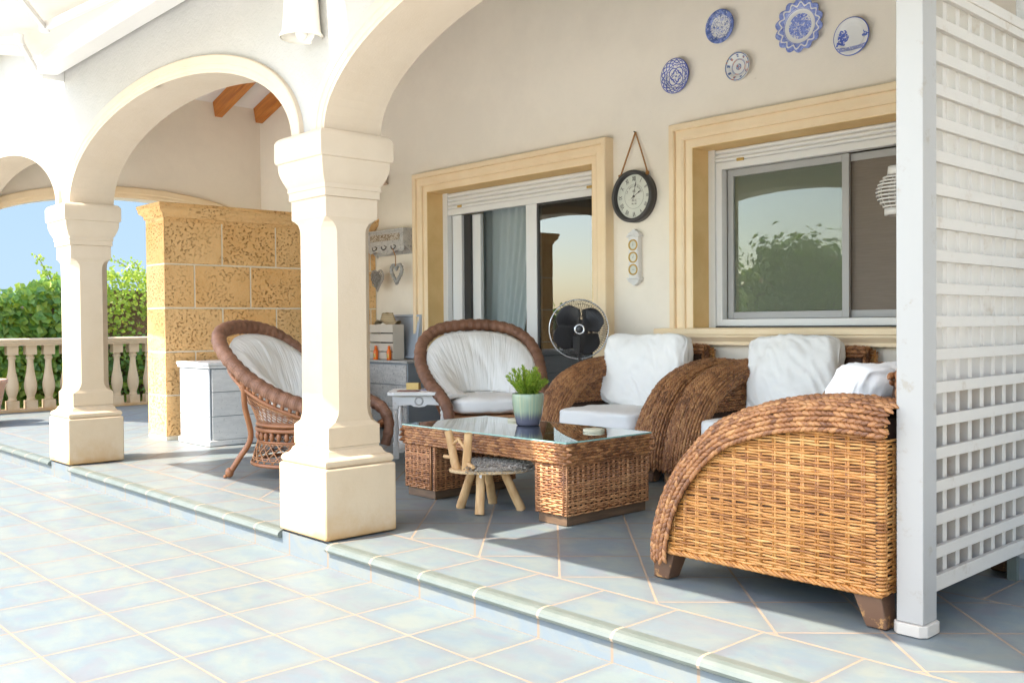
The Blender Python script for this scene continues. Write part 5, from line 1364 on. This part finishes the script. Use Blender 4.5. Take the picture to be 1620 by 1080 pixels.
# ---- plates
def plate(x,z,r,label,style,seed,scal=0,tiltx=.05):
    t=thing('wall_plate',(x,5.742,z),label,'plate','blue and white plates on the wall'); local(t)
    m=MB(); N=96; prof=[(0,-.018),(.55,-.018),(.66,-.022),(.72,-.032),(.97,-.040),(1.0,-.038),(1.0,-.033),(.7,-.022),(.5,-.006),(0,-.006)]
    vs=[];fs=[]
    for k_,(q,y) in enumerate(prof):
        for k in range(N):
            a=2*PI*k/N; rr_=q*r*(1+(scal*abs(math.sin(a*7)) - scal*.5)*max(0,(q-.6)/.4)); vs.append((rr_*math.cos(a),y,rr_*math.sin(a)))
    for i in range(len(prof)-1):
        for k in range(N): fs.append((i*N+k,i*N+(k+1)%N,(i+1)*N+(k+1)%N,(i+1)*N+k))
    m.add(vs,fs); m.build('dish',platemat(style,r,seed),t,smooth=True)
def platemat(style,r,seed):
    def f(g):
        x,y,z=g.sep(g.obj()); rad=g.m('SQRT',x*x+z*z)/r; a=g.m('ARCTAN2',z,x); w=g.xyz(x/r+seed,0.0,z/r)
        n=g.noise(w,9,4,.7,.5); n2=g.noise(w,3.2,2,.5); blue=(.07,.10,.42); mid=(.20,.27,.60); wh=(.74,.74,.72)
        pet=lambda k,c,amp,wd,ph=0.0:(rad-(c+amp*((a*k+ph).sin()))).ab().lt(wd)
        rim=rad.gt(.955); tot=rim
        if style==0:   # petal rosette
            for k,c,am,wd in ((2,.42,.14,.03),(2,.42,-.14,.03),(4,.25,.10,.028),(8,.30,.06,.02),(8,.82,.09,.03),(8,.82,-.09,.03),(12,.62,.05,.018)): tot=tot.mx(pet(k,c,am,wd))
            tot=tot.mx((rad-.66).ab().lt(.015)).mx(rad.lt(.06)).mx((n.gt(.55))*(rad.gt(.66)*.75)); return g.mix(tot,wh,blue)
        if style==1:   # dark border, floral centre
            border=(rad.gt(.68))*(n.gt(.40)); cen=(rad.lt(.68))*(g.noise(w,8,3,.7,1.5).gt(.535)); tot=tot.mx(border).mx(cen); return g.mix(tot,wh,g.mix(n2.ss(.4,.6),(.10,.15,.36),mid))
        if style==2:   # ringed plate with sprigs
            tot=((rad-.93).ab().lt(.035)).mx((rad-.50).ab().lt(.02)).mx((rad-.56).ab().lt(.012)).mx((rad.lt(.22))*(n.gt(.46))).mx(((rad-.76).ab().lt(.09))*((a*9).sin().gt(.55))*(n.gt(.42)))
            return g.mix(tot,wh,g.mix(n2.gt(.56),(.14,.20,.38),(.45,.16,.10)))
        if style==3:   # large flowered platter with lacy rim
            lace=(rad.gt(.70))*(((a*14).sin()*.07+.84-rad).ab().gt(.035)); cen=(rad.lt(.50))*(g.noise(w,7,4,.7,1.2).gt(.46)+((a*6).sin()*.12+.25-rad).ab().lt(.03)).mn(1.0)
            return g.mix((lace*.95).mx(cen).mx((rad-.68).ab().lt(.012)),wh,g.mix(n.ss(.35,.65),(.12,.17,.52),(.30,.38,.72)))
        land=(z/r).lt(-.05+.0); tree=((g.m('SQRT',(x/r+.52)*(x/r+.52)*2.2+(z/r-.02)*(z/r-.02))+(n2-.5)*.9).lt(.42))*(n.gt(.44)); t2=((g.m('SQRT',(x/r-.74)*(x/r-.74)+(z/r-.02)*(z/r-.02))+(n2-.5)*.5).lt(.20))*(n.gt(.45)); gnd=((z/r+.60).ab().lt(.12))*(n.gt(.42))
        return g.mix(tree.mx(t2).mx(gnd*.7).mx(rim),wh,(.10,.15,.50))
    return mat('painted_plate_glaze',f,.12)
plate(-4.392,2.804,.128,'blue and white plate with petal rosette, lowest left above the clock',0,1)
plate(-3.997,3.074,.118,'blue and white plate with dark flowered border, above the ringed plate',1,2)
plate(-3.852,2.765,.100,'small white plate with blue rings and tiny sprigs above the window corner',2,3)
plate(-3.378,2.936,.165,'large blue plate with scalloped lacy rim and flower centre',3,4,scal=.14)
plate(-3.011,2.784,.120,'white plate with blue tree landscape, right of the large lacy plate',4,5)
plate(-2.914,3.13,.112,'blue plate cut off by the top edge above the landscape plate',0,6)
plate(-2.42,2.75,.125,'blue and white plate seen through the lattice near the top',1,7)
plate(-2.44,2.42,.075,'small dark plate seen through the lattice below another plate',2,8)
# mirror & carved hanging behind lattice
mi=thing('narrow_mirror',(-2.23,5.74,1.03),'narrow dark framed mirror on the wall seen through the lattice','mirror'); local(mi)
m=MB(); m.box(-.10,.10,-.02,0,-.22,.22); m.build('frame',M['black'],mi,bevel=.003); m=MB(); m.box(-.085,.085,-.023,-.0205,-.205,.205); m.build('mirror_glass',M['mirror'],mi)
wc=thing('wall_hanging',(-2.27,5.73,1.45),'carved brown wooden hanging on the wall seen through the lattice','wall ornament'); local(wc)
m=MB(); 
for k in range(3):
    for j in range(9): m.ball((-.11+.10*k,-.01,.10-.027*j),.016,.012,.013,8,6)
m.build('carved_beads',M['jute'],wc,smooth=True)
# ---- birdcage lantern
ln=thing('cane_lantern',(-1.985,4.2,1.465),'white cane lantern hanging beside the lattice post in front of the window','lantern'); local(ln)
m=MB()
def lr(t): return .055+.037*math.sin(PI*min(1,max(0,t)))**.8
for k in range(9):
    t=(k+.5)/9; m.tube([(lr(t)*1.08*math.cos(2*PI*i/28),lr(t)*1.08*math.sin(2*PI*i/28),.035+.145*t) for i in range(28)],.0042,6,closed=True)
for k in range(8):
    a=2*PI*k/8+.2; m.tube([(lr(j/8)*math.cos(a),lr(j/8)*math.sin(a),.03+.155*j/8) for j in range(9)],.0026,5)
m.build('cane_ribs',M['whitewood'],ln,smooth=True)
m=MB(); m.lathe([(.054,.005),(.066,.005),(.066,.035),(.054,.035),(.054,.005)],28); m.lathe([(.048,.183),(.054,.183),(.050,.222),(.044,.222),(.048,.183)],28); m.lathe([(0,.008),(.054,.008)],28); m.build('rings',M['whitewood'],ln,smooth=True)
m=MB(); m.tube([(0,0,.21),(0,0,2.5)],.002,4); m.build('cord',M['slat'],ln)
# potted planter at far left edge
pn=thing('clay_planter',(-11.25,2.78,0),'pink clay planter cut off by the left edge of the terrace','planter'); local(pn)
m=MB(); m.lathe([(0,.002),(.13,.002),(.15,.02),(.20,.25),(.23,.40),(.25,.42),(.25,.46),(.22,.46),(.20,.42),(0,.41)],32); m.build('pot',M['planter'],pn,smooth=True)
m=MB(); m.lathe([(0,.415),(.21,.413)],24); m.build('soil',M['soil'],pn)
for o in list(SC.objects):
    if '_abs' in o: del o['_abs']
